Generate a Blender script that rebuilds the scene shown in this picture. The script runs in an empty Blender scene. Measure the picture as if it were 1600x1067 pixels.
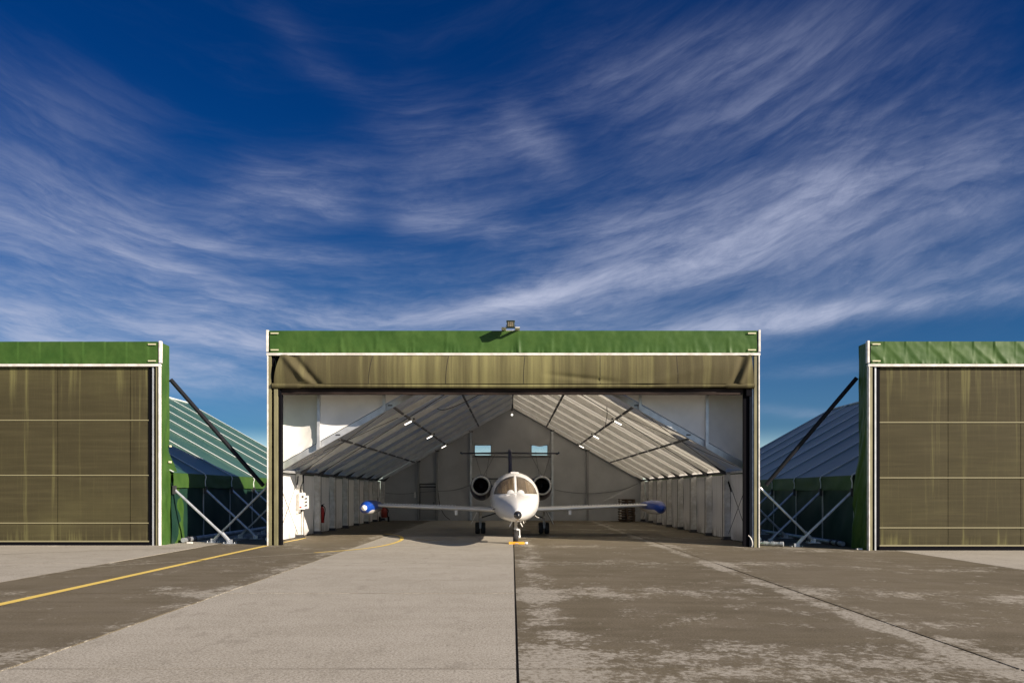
import bpy, bmesh, math, random
from mathutils import Vector, Matrix, noise
random.seed(7)
R = math.radians
scene = bpy.context.scene
COL = scene.collection

# ------------------------------------------------------------------ camera
cam_d = bpy.data.cameras.new('camera'); cam = bpy.data.objects.new('camera', cam_d); COL.objects.link(cam)
cam.location = (0, 0, 1.6); cam.rotation_euler = (R(90), 0, 0)
cam_d.sensor_width = 36; cam_d.lens = 1270/1600*36; cam_d.shift_y = 0.1470
cam_d.clip_start = .1; cam_d.clip_end = 5000
scene.camera = cam
FPX = 1270.0
def P(px, py, d):                       # photo pixel + distance -> point in the place
    return Vector(((px-800)*d/FPX, d, 1.6+(769-py)*d/FPX))

# ------------------------------------------------------------------ view
scene.view_settings.view_transform = 'Standard'; scene.view_settings.look = 'None'
scene.view_settings.exposure = 0.95; scene.view_settings.gamma = 1.0
scene.view_settings.use_curve_mapping = False
scene.render.engine = 'CYCLES'
scene.cycles.max_bounces = 10; scene.cycles.diffuse_bounces = 6
scene.cycles.sample_clamp_indirect = 4

# ------------------------------------------------------------------ sun
SD = Vector((2.08, -1.3, 1.0)).normalized()      # towards the sun
sun_d = bpy.data.lights.new('sun', 'SUN'); sun = bpy.data.objects.new('sun', sun_d); COL.objects.link(sun)
sun_d.energy = 4.6; sun_d.angle = R(.5); sun_d.color = (1.0, .86, .70)
sun.rotation_euler = SD.to_track_quat('Z', 'Y').to_euler()
SUN_EL = math.asin(SD.z); SUN_AZ = math.atan2(SD.x, SD.y)

# ------------------------------------------------------------------ node helpers
class E:
    """a float socket with operators that grow math nodes"""
    nt = None
    def __init__(s, v): s.v = v
    @staticmethod
    def m(op, *a):
        n = E.nt.nodes.new('ShaderNodeMath'); n.operation = op
        for i, x in enumerate(a):
            x = x.v if isinstance(x, E) else x
            if isinstance(x, (int, float)): n.inputs[i].default_value = x
            else: E.nt.links.new(x, n.inputs[i])
        return E(n.outputs[0])
    def __add__(s, o): return E.m('ADD', s, o)
    __radd__ = __add__
    def __sub__(s, o): return E.m('SUBTRACT', s, o)
    def __rsub__(s, o): return E.m('SUBTRACT', o, s)
    def __mul__(s, o): return E.m('MULTIPLY', s, o)
    __rmul__ = __mul__
    def __truediv__(s, o): return E.m('DIVIDE', s, o)
def clamp01(x):
    n = E.nt.nodes.new('ShaderNodeClamp'); E.nt.links.new(x.v, n.inputs[0]); return E(n.outputs[0])
def sstep(x, a, b, lo=0., hi=1.):
    n = E.nt.nodes.new('ShaderNodeMapRange'); n.interpolation_type = 'SMOOTHSTEP'
    E.nt.links.new(x.v, n.inputs[0]); n.inputs[1].default_value = a; n.inputs[2].default_value = b
    n.inputs[3].default_value = lo; n.inputs[4].default_value = hi
    return E(n.outputs[0])
def vec(x, y, z):
    n = E.nt.nodes.new('ShaderNodeCombineXYZ')
    for i, a in enumerate((x, y, z)):
        if isinstance(a, E): E.nt.links.new(a.v, n.inputs[i])
        else: n.inputs[i].default_value = a
    return n.outputs[0]
def noi(v, scale, detail=4, rough=.55, dist=0.):
    n = E.nt.nodes.new('ShaderNodeTexNoise'); n.inputs['Scale'].default_value = scale
    n.inputs['Detail'].default_value = detail; n.inputs['Roughness'].default_value = rough
    n.inputs['Distortion'].default_value = dist
    if v is not None: E.nt.links.new(v, n.inputs['Vector'])
    return E(n.outputs['Fac'])
def sep(v):
    n = E.nt.nodes.new('ShaderNodeSeparateXYZ'); E.nt.links.new(v, n.inputs[0])
    return E(n.outputs[0]), E(n.outputs[1]), E(n.outputs[2])
def mixc(f, a, b):
    n = E.nt.nodes.new('ShaderNodeMix'); n.data_type = 'RGBA'
    if isinstance(f, E): E.nt.links.new(f.v, n.inputs[0])
    else: n.inputs[0].default_value = f
    for i, c in ((6, a), (7, b)):
        if isinstance(c, tuple): n.inputs[i].default_value = (*c, 1) if len(c) == 3 else c
        else: E.nt.links.new(c, n.inputs[i])
    return n.outputs[2]

# ------------------------------------------------------------------ world: Nishita sky with high cirrus
world = bpy.data.worlds.new('World'); scene.world = world; world.use_nodes = True
nt = world.node_tree; E.nt = nt; nt.nodes.clear()
out = nt.nodes.new('ShaderNodeOutputWorld'); bg = nt.nodes.new('ShaderNodeBackground')
nt.links.new(bg.outputs[0], out.inputs[0]); bg.inputs['Strength'].default_value = .10
sky = nt.nodes.new('ShaderNodeTexSky'); sky.sky_type = 'NISHITA'; sky.sun_disc = False
sky.sun_elevation = SUN_EL; sky.sun_rotation = SUN_AZ
sky.altitude = 300; sky.air_density = 1.0; sky.dust_density = .3; sky.ozone_density = 2.5
tc = nt.nodes.new('ShaderNodeTexCoord')
dx, dy, dz = sep(tc.outputs['Generated'])
el = E.m('ARCSINE', dz); az = E.m('ARCTAN2', dx, dy)
# coordinates that follow the sweep of the cirrus: streets flat at azimuth -9 degrees, rising to both sides
A0 = R(-11)
sw = (1.0 - E.m('COSINE', az - A0))*2.0
psi = el/(sw*1.25 + 1.0)
hx, hy = E.m('SINE', az - A0), E.m('COSINE', az - A0)
wv = noi(vec(hx*2.2, hy*2.2, psi*5.), 1.0, 4, .5) - .5
wv2 = noi(vec(hx*2.6, hy*2.6, psi*6. + 9.), 1.0, 4, .5) - .5
fib = noi(vec(hx*2.0 + wv*.5, hy*2.0, psi*15. + wv2*1.9), 1.2, 13, .63)
fib2 = noi(vec(hx*6.5 + wv2*1.8 + fib*.5, hy*6.5, psi*52. + wv*4.6 + 4. + fib*2.), 1.3, 12, .70)
ripple = noi(vec(hx*16. + wv*5., hy*16., psi*60. + wv2*14. + hx*9.), 1.5, 6, .6)
def ae(px, py):
    x, z = (px-800)/FPX, (769-py)/FPX
    return math.atan2(x, 1), math.atan2(z, math.hypot(x, 1))
eA = az + wv*.07; eE = el + wv2*.05
def band(p1, p2, w, amp, soft=.45):
    a1, e1 = ae(*p1); a2, e2 = ae(*p2)
    cx_, cy_ = (a1+a2)/2, (e1+e2)/2
    L = math.hypot(a2-a1, e2-e1)/2; ux, uy = (a2-a1)/(2*L), (e2-e1)/(2*L); W = w/FPX*.9
    X = eA - cx_; Y = eE - cy_
    s = (X*ux + Y*uy)/(L*1.05); t = (Y*ux - X*uy)/W
    s2 = s*s
    return E.m('EXPONENT', (s2*s2 + t*t)*-1.0)*amp
bands = [((740,480),(1060,414),19,.74), ((1020,424),(1330,306),38,.68), ((1290,318),(1660,200),52,.42), ((840,470),(1300,330),60,.22),
 ((860,400),(1330,235),80,.34), ((540,500),(860,466),24,.40), ((-80,540),(620,500),60,.50),
 ((130,352),(520,412),16,.34), ((420,400),(680,408),12,.26), ((-120,275),(330,405),70,.40), ((-100,440),(420,470),90,.40),
 ((330,330),(560,300),48,.30), ((400,262),(560,330),22,.22), ((640,350),(840,372),26,.34), ((860,150),(1330,40),56,.22), ((960,130),(1560,120),90,.08),
 ((1090,432),(1660,285),22,.32), ((1110,502),(1680,448),16,.62), ((1000,520),(1300,508),10,.3), ((1150,462),(1660,420),50,.22), ((780,170),(890,272),30,.26),
 ((420,520),(1200,520),46,.30), ((600,185),(860,245),56,.18), ((420,20),(600,170),26,.07), ((1280,400),(1660,380),40,.18), ((-80,600),(420,560),40,.40),
 ((1180,640),(1330,655),8,.16), ((1200,588),(1420,566),10,.2),((300,600),(420,608),14,.2), ((260,470),(900,440),50,.24), ((540,290),(760,340),50,.10), ((640,230),(960,430),80,.12), ((1000,200),(1500,120),60,.14), ((1180,230),(1500,60),50,.08), ((-100,120),(240,240),70,.10)]
dens = None
for b in bands:
    g = band(*b); dens = g if dens is None else dens + g
# elsewhere in the sky (behind and beside the view) the same kind of streaks
far = sstep(E.m('ABSOLUTE', az), .62, 1.1)
dens = dens + far*(sstep(fib, .45, .75)*.45 + .05)
fm = sstep(fib, .27, .72, .14, 1.46)*sstep(fib2, .32, .68, .56, 1.36)*sstep(ripple, .3, .7, .84, 1.16)
dens = dens*fm*.95 + (sstep(fib, .46, .8)*.04) + sstep(el, .22, .04)*.10
dens = clamp01(dens/(dens*.55 + 1.0)*1.16)
hv = sstep(el, .0, .55)
mu = dx*SD.x + dy*SD.y + dz*SD.z
tint = mixc(sstep(el, .030, .080), (.62, .70, .76), mixc(sstep(el, .05, .48), (.052, .185, .32), (.001, .100, .27)))
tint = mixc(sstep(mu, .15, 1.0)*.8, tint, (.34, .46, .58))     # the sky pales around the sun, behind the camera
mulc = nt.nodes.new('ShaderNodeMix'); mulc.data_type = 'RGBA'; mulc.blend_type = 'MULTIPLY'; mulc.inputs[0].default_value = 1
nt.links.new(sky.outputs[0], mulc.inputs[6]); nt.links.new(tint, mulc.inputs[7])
cloudc = mixc(sstep(el, .05, .5), (2.75, 3.0, 3.85), (1.55, 1.75, 2.6))
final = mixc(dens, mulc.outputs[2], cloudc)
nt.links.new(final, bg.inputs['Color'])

# ------------------------------------------------------------------ materials
MATS = {}
def mat(name, base, rough=.7, metal=0., build=None, spec=None, **kw):
    m = bpy.data.materials.new(name); m.use_nodes = True
    b = m.node_tree.nodes['Principled BSDF']
    b.inputs['Base Color'].default_value = (*base, 1); b.inputs['Roughness'].default_value = rough
    b.inputs['Metallic'].default_value = metal
    if spec is not None: b.inputs['Specular IOR Level'].default_value = spec
    for k, v in kw.items(): b.inputs[k.replace('_', ' ')].default_value = v
    E.nt = m.node_tree
    if build: build(m.node_tree, b)
    MATS[name] = m; return m
def objco():
    n = E.nt.nodes.new('ShaderNodeTexCoord'); return n.outputs['Object']
def setc(nt, b, c): nt.links.new(c, b.inputs['Base Color'])
def bump(nt, b, h, dist=.01, strength=.5):
    n = nt.nodes.new('ShaderNodeBump'); n.inputs['Strength'].default_value = strength; n.inputs['Distance'].default_value = dist
    nt.links.new(h.v, n.inputs['Height']); nt.links.new(n.outputs[0], b.inputs['Normal'])

def mottled(c1, c2, scale=2.0, det=5, bmp=.0, stretch=(1,1,1)):
    def f(nt, b):
        x, y, z = sep(objco()); v = vec(x*stretch[0], y*stretch[1], z*stretch[2])
        n = noi(v, scale, det, .6)
        setc(nt, b, mixc(sstep(n, .32, .70), c1, c2))
        if bmp:
            n2 = noi(v, scale*9, 3, .6); bump(nt, b, n2, bmp, .4)
    return f

def translucent(m, fac, col):
    """a woven membrane lets a share of the light through"""
    nt = m.node_tree; o = nt.nodes['Material Output']; b = nt.nodes['Principled BSDF']
    t = nt.nodes.new('ShaderNodeBsdfTranslucent'); t.inputs[0].default_value = (*col, 1)
    x = nt.nodes.new('ShaderNodeMixShader'); x.inputs[0].default_value = fac
    nt.links.new(b.outputs[0], x.inputs[1]); nt.links.new(t.outputs[0], x.inputs[2]); nt.links.new(x.outputs[0], o.inputs[0])
GREEN = mat('green_tarpaulin', (.05,.12,.03), .5, build=mottled((.034,.084,.016), (.054,.112,.024), 1.3, 5, .004), spec=.22)
GREEN_DK = mat('dark_green_tarpaulin', (.02,.06,.04), .5, build=mottled((.007,.032,.022), (.014,.046,.030), 1.1, 5, .004), spec=.4)
def roof_b(nt, b):
    x, y, z = sep(objco())
    n = noi(vec(x*.6, y, z*.6), 1.5, 6, .6); s = noi(vec(x*.25, y*6., z*.25), 2.0, 5, .6)
    setc(nt, b, mixc(sstep(n*.6+s*.4, .38, .62), (.028,.084,.050), (.050,.116,.070)))
ROOF = mat('weathered_roof_fabric', (.07,.12,.09), .34, build=roof_b, spec=.6)
ROOFO = mat('translucent_roof_fabric', (.07,.12,.09), .42, build=roof_b, spec=.5)  # same roof fabric, light transmission added to brighten the open hangar
translucent(ROOFO, .68, (.72,.70,.64))
def khaki_b(nt, b):
    x, y, z = sep(objco())
    # weave, vertical lichen runs hanging from every batten, horizontal dust bands
    streak = noi(vec(x*5.0, y*.3, z*.16), 1.0, 5, .65)
    fine = noi(vec(x*24., y, z*.9), 1.0, 4, .6)
    big = noi(vec(x*.35, 0., z*.5), 1.0, 4, .5)
    hor = noi(vec(x*.5, y, z*9.), 1.0, 4, .6)
    topz = sstep(z, 3.2, 5.5)*.22 + sstep(z, .75, .1)*.26 
    k = clamp01(sstep(streak + topz*.7*sstep(noi(vec(x*1.1, 0., 0.), 1.0, 4, .6), .38, .62), .55, .80)*.9 + sstep(fine, .5, .85)*.14 + sstep(big, .45, .8)*.25 + sstep(hor, .5, .8)*.08)
    base = mixc(sstep(hor, .3, .75), (.046,.040,.020), (.058,.050,.026))
    setc(nt, b, mixc(k, base, (.140,.132,.056)))
    w = noi(vec(x*90., y*90., z*90.), 1.0, 2, .5); bump(nt, b, w, .003, .35)
KHAKI = mat('khaki_door_mesh', (.1,.08,.05), .8, build=khaki_b, spec=.2)
KHAKI_DK = mat('khaki_seam', (.035,.030,.018), .85)
def khaki2_b(nt, b):
    x, y, z = sep(objco())
    streak = noi(vec(x*3.2, y*.3, z*.10), 1.0, 6, .68)
    fine = noi(vec(x*26., y, z*.9), 1.0, 4, .6)
    mid = sstep(E.m('ABSOLUTE', x+.3), 5.5, 1.0)
    k = clamp01(sstep(streak + mid*.12, .46, .80)*.75 + sstep(fine, .45, .85)*.12 + mid*.18)
    setc(nt, b, mixc(k, (.078,.068,.035), (.205,.192,.085)))
    w = noi(vec(x*90., y*90., z*90.), 1.0, 2, .5); bump(nt, b, w, .003, .35)
KHAKI2 = mat('streaked_rolled_door_fabric', (.13,.11,.06), .8, build=khaki2_b, spec=.2)
KPOST = mat('khaki_post_paint', (.2,.18,.1), .5, build=mottled((.150,.140,.075), (.230,.215,.120), 3, 5, 0, (1,1,.3)))
WEB = mat('pale_webbing', (.26,.24,.14), .7)
WHITEM = mat('white_aluminium', (.74,.73,.70), .4, .0, build=mottled((.58,.56,.51), (.80,.79,.76), 5, 6))
ALU = mat('aluminium', (.60,.62,.64), .38, .55, build=mottled((.52,.54,.56), (.66,.68,.70), 4))
GALV = mat('galvanised_tube', (.50,.53,.56), .42, .6, build=mottled((.40,.43,.47), (.60,.63,.66), 6, 5))
RAFT = mat('off_white_rafter_paint', (.7,.69,.66), .5, build=mottled((.64,.63,.60), (.76,.75,.72), 3))
SEAM = mat('white_roof_seam', (.62,.67,.66), .4)
BLACK = mat('black_rubber', (.004,.004,.006), .8, spec=.06)
DARKM = mat('dark_brown_beam', (.020,.014,.012), .6, build=mottled((.012,.009,.008), (.040,.028,.024), 2.2, 6, 0, (.6,1,3)), spec=.12)
STRUTD = mat('dark_strut_steel', (.009,.010,.014), .6, spec=.2)
def lin_b(nt, b):
    x, y, z = sep(objco())
    n = noi(vec(x*.8, y*.8, z*.8), 1.0, 5, .6); st = noi(vec(x*.35, y*7., z*.35), 1.0, 5, .62)
    k = sstep(n*.5 + st*.5, .36, .66)
    setc(nt, b, mixc(k, (.70,.675,.62), (.82,.80,.75)))
LINING = mat('off_white_roof_lining', (.62,.58,.52), .75, build=lin_b, spec=.2)
translucent(LINING, .56, (.88,.87,.84))
def wallp_b(nt, b):
    x, y, z = sep(objco())
    n = noi(vec(x*1.5, y*1.5, z*1.0), 1.0, 5, .6)
    st = noi(vec(x*6., y*6., z*.5), 1.0, 5, .6)
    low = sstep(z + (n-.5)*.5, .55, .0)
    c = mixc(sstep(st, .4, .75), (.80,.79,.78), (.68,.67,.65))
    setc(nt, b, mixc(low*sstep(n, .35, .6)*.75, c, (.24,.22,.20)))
WALLP = mat('white_side_panel', (.7,.7,.68), .6, build=wallp_b, spec=.3)
INFILL = mat('white_infill_fabric', (.8,.79,.77), .6, build=mottled((.78,.775,.76), (.87,.865,.85), 1.2), spec=.3)
BACKW = mat('grey_end_wall_fabric', (.5,.5,.5), .75, build=mottled((.44,.445,.45), (.54,.545,.55), .8, 5))
translucent(BACKW, .12, (.74,.72,.66))
GREYP = mat('grey_frame_paint', (.30,.30,.30), .5, .2)
DARKG = mat('dark_grey_steel', (.06,.06,.065), .5, .3)
LAMPW = mat('lamp_diffuser', (.85,.84,.80), .4, Emission_Color=(1,.93,.82,1), Emission_Strength=1.5)
WPLAS = mat('white_plastic', (.78,.77,.74), .4)
RED = mat('red_paint', (.42,.015,.012), .35)
REDD = mat('faded_red_plastic', (.30,.04,.03), .5)
YEL = mat('orange_yellow_paint', (.72,.34,.02), .45, build=mottled((.62,.28,.02), (.80,.42,.04), 8))
LABEL = mat('pale_label', (.62,.60,.40), .6)
PANE = mat('window_film', (.9,.95,.97), .12, Transmission_Weight=.93, IOR=1.02)
PLWH = mat('aircraft_white', (.84,.84,.83), .22, build=mottled((.80,.80,.79), (.87,.87,.86), 2.0, 5), Coat_Weight=.5, Coat_Roughness=.08)
BLUE = mat('royal_blue_paint', (.005,.055,.36), .35, Coat_Weight=.15)
NAVY = mat('navy_paint', (.006,.010,.055), .3, Coat_Weight=.3)
CHROME = mat('polished_metal', (.92,.91,.88), .24, 1.0)
LEDGE = mat('bright_leading_edge', (.86,.85,.82), .25, .25)
DEICE = mat('deicer_boot', (.62,.62,.61), .35, .1)
def glass_b(nt, b):
    x, y, z = sep(objco())
    n = noi(vec(x*9., y*.4, z*.8), 1.0, 2, .5)
    setc(nt, b, mixc(sstep(n, .42, .58), (.085,.060,.036), (.16,.12,.075)))
COCKPIT = mat('brown_windshield', (.14,.10,.06), .10, build=glass_b, Coat_Weight=.8, Coat_Roughness=.05)  # brown reflection and the blinds behind the glass are painted into its colour
RADOME = mat('black_radome', (.018,.020,.026), .22, Coat_Weight=.5)
TYRE = mat('tyre_rubber', (.018,.018,.019), .75)
BROWN = mat('brown_wood', (.10,.065,.045), .8, build=mottled((.07,.045,.032), (.14,.095,.065), 6))
PALE = mat('pale_block', (.55,.52,.46), .7)
LGLASS = mat('floodlight_glass', (.3,.25,.16), .15, build=mottled((.12,.10,.07), (.30,.26,.18), 14), Coat_Weight=.6)
LBODY = mat('dark_green_casting', (.03,.045,.035), .5)

JY0, JS = 7.38, 5.5
JX = [-31.85, -27.3, -22.75, -18.2, -13.65, -9.1, -4.58, .05, 4.6, 11.4, 16., 20.6, 25.2, 29.8]
def conc(kind):
    def f(nt, b):
        x, y, z = sep(objco())
        v = vec(x, y, 0.)
        g1 = noi(v, 42., 5, .85); g2 = noi(v, 16., 6, .8)
        big = noi(v, .22, 5, .6); mid = noi(v, 1.3, 5, .6)
        tr = noi(vec(x*1.0, y*.16, 0.), 1.4, 5, .6)
        gx = noi(vec(x*.25, y*2.2, 3.), 1.4, 5, .6)
        # distance to the nearest cross joint
        fy = E.m('ABSOLUTE', E.m('FRACT', (y-JY0)/JS + 100.5) - .5)*JS
        if kind == 'light':
            c = mixc(sstep(big*.42 + mid*.36 + gx*.22, .36, .62), (.295,.268,.215), (.400,.370,.312))
            c = mixc(sstep(g2, .34, .68)*.60, c, (.50,.47,.41))
            c = mixc(sstep(g1, .50, .60)*.80, c, (.13,.118,.095))
            c = mixc(sstep(g1, .48, .38)*.60, c, (.62,.59,.53))
            c = mixc(sstep(noi(vec(x*3., y*1.2, 2.), 1.3, 6, .7), .56, .66)*.30, c, (.19,.17,.138))
            c = mixc(sstep(noi(vec(x, y, 9.), 9., 5, .75), .56, .70)*.30, c, (.14,.125,.10))
            c = mixc(sstep(noi(v, .9, 6, .7), .58, .72)*.22, c, (.16,.14,.11))
            c = mixc(sstep(tr, .60, .80)*.30, c, (.17,.15,.125))
        else:
            ed = sstep(fy, 1.5, .1)
            if kind == 'peeled':
                exl = sstep(E.m('ABSOLUTE', x-.42), .50, .05)*.75
                exr = sstep(E.m('ABSOLUTE', x-4.42), .30, .02)*.8
                near = sstep(y, 17., 8.)
                prone = clamp01(exl)*.55 + clamp01(exr)*.80 + ed*.42 + near*.22
                sx = sstep(x, -1., .0)
            elif kind == 'peeled_right':
                exl = sstep(E.m('ABSOLUTE', x-4.75), .25, .04)
                prone = exl*.3 + ed*.46 + sstep(y, 22., 10.)*.06; sx = 1.0
            else:
                prone = sstep(E.m('ABSOLUTE', x+4.75), .5, .05)*.42 + ed*.20 + sstep(x, -8.,-6.)*.02; sx = 1.0
            pn = noi(vec(x*1.0, y*.85, 0.), 1.5, 9, .74); pn2 = noi(vec(x*1.2, y, 5.), 9., 6, .75)
            cl = noi(vec(x*.5, y*.45, 8.), 1.0, 3, .5)
            pl = sstep(pn*.56 + pn2*.44 + prone*.17 + (cl-.5)*.26, .566, .640)*sx
            pl = pl*sstep(g2, .38, .54, .15, 1.)*sstep(g1, .36, .54, .45, 1.)
            c = mixc(sstep(big*.5 + gx*.5, .36, .64), (.108,.089,.054), (.156,.131,.086))
            c = mixc(sstep(mid, .35, .75)*.55, c, (.190,.162,.118))
            c = mixc(sstep(g1, .50, .62)*.65, c, (.050,.042,.030))
            c = mixc(sstep(noi(vec(x*2.2, y*.5, 6.), 5., 6, .75), .58, .70)*.40, c, (.27,.245,.195))
            c = mixc(sstep(g1, .48, .36)*.50, c, (.26,.23,.18))
            c = mixc(clamp01(pl)*.92, c, mixc(sstep(g1, .40, .66), (.52,.49,.425), (.26,.24,.20)))
        # darker edges beside joints
        c = mixc(sstep(fy, .07, .005)*sstep(mid, .3, .7)*.55, c, (.06,.052,.042))
        setc(nt, b, c)
        bump(nt, b, g1*.5 + g2*.5, .006, .5)
    return f
C_LIGHT = mat('light_concrete', (.3,.28,.24), .85, build=conc('light'), spec=.25)
C_PEEL = mat('coated_concrete_peeling', (.14,.12,.09), .75, build=conc('peeled'), spec=.3)
C_PEELR = mat('coated_concrete_worn', (.14,.12,.09), .75, build=conc('peeled_right'), spec=.3)
C_DARK = mat('coated_concrete', (.14,.12,.09), .75, build=conc('dark'), spec=.3)
JOINT = mat('joint_filler', (.035,.030,.024), .9)
GRASS = mat('far_ground', (.06,.07,.03), .95, build=mottled((.04,.055,.02), (.09,.09,.045), .3, 8))
def yl_b(nt, b):
    x, y, z = sep(objco())
    n = noi(vec(x, y, 0.), 22., 5, .7)
    setc(nt, b, mixc(sstep(n, .50, .72)*.5, (.82,.60,.14), (.30,.24,.12)))
YLINE = mat('yellow_road_paint', (.66,.48,.1), .6, build=yl_b)
def yf_b(nt, b):
    x, y, z = sep(objco())
    n = noi(vec(x, y, 0.), 14., 6, .7)
    setc(nt, b, mixc(sstep(n, .36, .60)*.85, (.50,.38,.10), (.16,.135,.095)))
YFAINT = mat('worn_yellow_paint', (.4,.32,.1), .7, build=yf_b)
def wf_b(nt, b):
    x, y, z = sep(objco())
    n = noi(vec(x, y, 0.), 14., 6, .7)
    setc(nt, b, mixc(sstep(n, .40, .60)*.8, (.36,.33,.26), (.17,.145,.105)))
WFAINT = mat('worn_pale_paint', (.35,.32,.26), .7, build=wf_b)

# ------------------------------------------------------------------ mesh helpers
class MB:
    def __init__(s): s.v = []; s.f = []; s.smooth = False
    def box(s, x0, x1, y0, y1, z0, z1):
        i = len(s.v)
        s.v += [(x, y, z) for z in (z0, z1) for y in (y0, y1) for x in (x0, x1)]
        s.f += [tuple(i+k for k in q) for q in ((0,2,3,1),(4,5,7,6),(0,1,5,4),(1,3,7,5),(3,2,6,7),(2,0,4,6))]
        return s
    def bar(s, a, b, w, h, up=(0,0,1)):
        a, b = Vector(a), Vector(b); d = (b-a).normalized(); up = Vector(up)
        if abs(d.dot(up)) > .98: up = Vector((0,1,0))
        sx = d.cross(up).normalized()*w/2; sz = sx.cross(d).normalized()*h/2
        i = len(s.v)
        for p in (a, b):
            for q in (-sx-sz, sx-sz, sx+sz, -sx+sz): s.v.append(tuple(p+q))
        s.f += [tuple(i+k for k in q) for q in ((0,1,2,3),(7,6,5,4),(0,4,5,1),(1,5,6,2),(2,6,7,3),(3,7,4,0))]
        return s
    def tube(s, pts, r, n=8, cap=True):
        pts = [Vector(p) for p in pts]; rs = r if isinstance(r, (list, tuple)) else [r]*len(pts)
        i0 = len(s.v); ref = None
        for k, p in enumerate(pts):
            d = (pts[min(k+1, len(pts)-1)] - pts[max(k-1, 0)]).normalized()
            if ref is None: ref = Vector((0,0,1)) if abs(d.z) < .9 else Vector((1,0,0))
            a = d.cross(ref).normalized(); b = a.cross(d).normalized()
            for j in range(n):
                t = 2*math.pi*j/n; s.v.append(tuple(p + a*math.cos(t)*rs[k] + b*math.sin(t)*rs[k]))
        for k in range(len(pts)-1):
            for j in range(n):
                a0 = i0+k*n+j; a1 = i0+k*n+(j+1)%n
                s.f.append((a0, a1, a1+n, a0+n))
        if cap:
            s.f.append(tuple(i0+j for j in reversed(range(n)))); s.f.append(tuple(i0+(len(pts)-1)*n+j for j in range(n)))
        return s
    def grid(s, fn, nu, nv):
        i = len(s.v)
        for a in range(nu+1):
            for b in range(nv+1): s.v.append(tuple(fn(a/nu, b/nv)))
        for a in range(nu):
            for b in range(nv):
                q = i+a*(nv+1)+b; s.f.append((q, q+nv+1, q+nv+2, q+1))
        return s
    def prism(s, poly, axis, a, b):
        """poly: 2D points; axis: 'y' -> (x,z) extruded y a..b ; 'x' -> (y,z) ; 'z' -> (x,y)"""
        i = len(s.v); n = len(poly)
        for t in (a, b):
            for p, q in poly:
                s.v.append({'y': (p, t, q), 'x': (t, p, q), 'z': (p, q, t)}[axis])
        s.f.append(tuple(i+k for k in range(n))); s.f.append(tuple(i+n+k for k in reversed(range(n))))
        for k in range(n):
            m = (k+1) % n; s.f.append((i+k, i+n+k, i+n+m, i+m))
        return s
    def lathe(s, prof, n=24, axis='y', c=(0,0,0)):
        """prof: list of (t along axis, radius)"""
        i = len(s.v); c = Vector(c)
        for t, r in prof:
            for j in range(n):
                a = 2*math.pi*j/n; u, w = r*math.cos(a), r*math.sin(a)
                s.v.append(tuple(c + Vector({'y': (u, t, w), 'x': (t, u, w), 'z': (u, w, t)}[axis])))
        for k in range(len(prof)-1):
            for j in range(n):
                a0 = i+k*n+j; a1 = i+k*n+(j+1) % n; s.f.append((a0, a1, a1+n, a0+n))
        return s
    def mesh(s, name):
        me = bpy.data.meshes.new(name); me.from_pydata(s.v, [], s.f); me.update()
        bm = bmesh.new(); bm.from_mesh(me); bmesh.ops.recalc_face_normals(bm, faces=bm.faces); bm.to_mesh(me); bm.free()
        if s.smooth: me.shade_smooth()
        return me
def obj(name, mb, m, parent=None, loc=None, smooth=False, label=None, bevel=0.):
    if isinstance(mb, MB):
        mb.smooth = smooth; me = mb.mesh(name); me.materials.append(m)
    else: me = mb
    o = bpy.data.objects.new(name, me); COL.objects.link(o)
    if parent: o.parent = parent
    if loc is not None: o.location = loc
    if label: o['label'] = label
    if bevel:
        b = o.modifiers.new('bevel', 'BEVEL'); b.width = bevel; b.segments = 2; b.limit_method = 'ANGLE'
    return o
def tag(o, label, cat, group=None, kind=None):
    o['label'] = label; o['category'] = cat
    if group: o['group'] = group
    if kind: o['kind'] = kind
    return o
def thing(name, label, cat, loc=(0,0,0), rz=0, group=None):
    o = bpy.data.objects.new(name, None); COL.objects.link(o); o.location = loc; o.rotation_euler = (0,0,rz)
    o.empty_display_size = .3
    return tag(o, label, cat, group)
def struct(o): o['kind'] = 'structure'; return o
def nz(x, y, z=0, s=1.): return noise.noise(Vector((x*s, y*s, z*s)))

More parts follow.
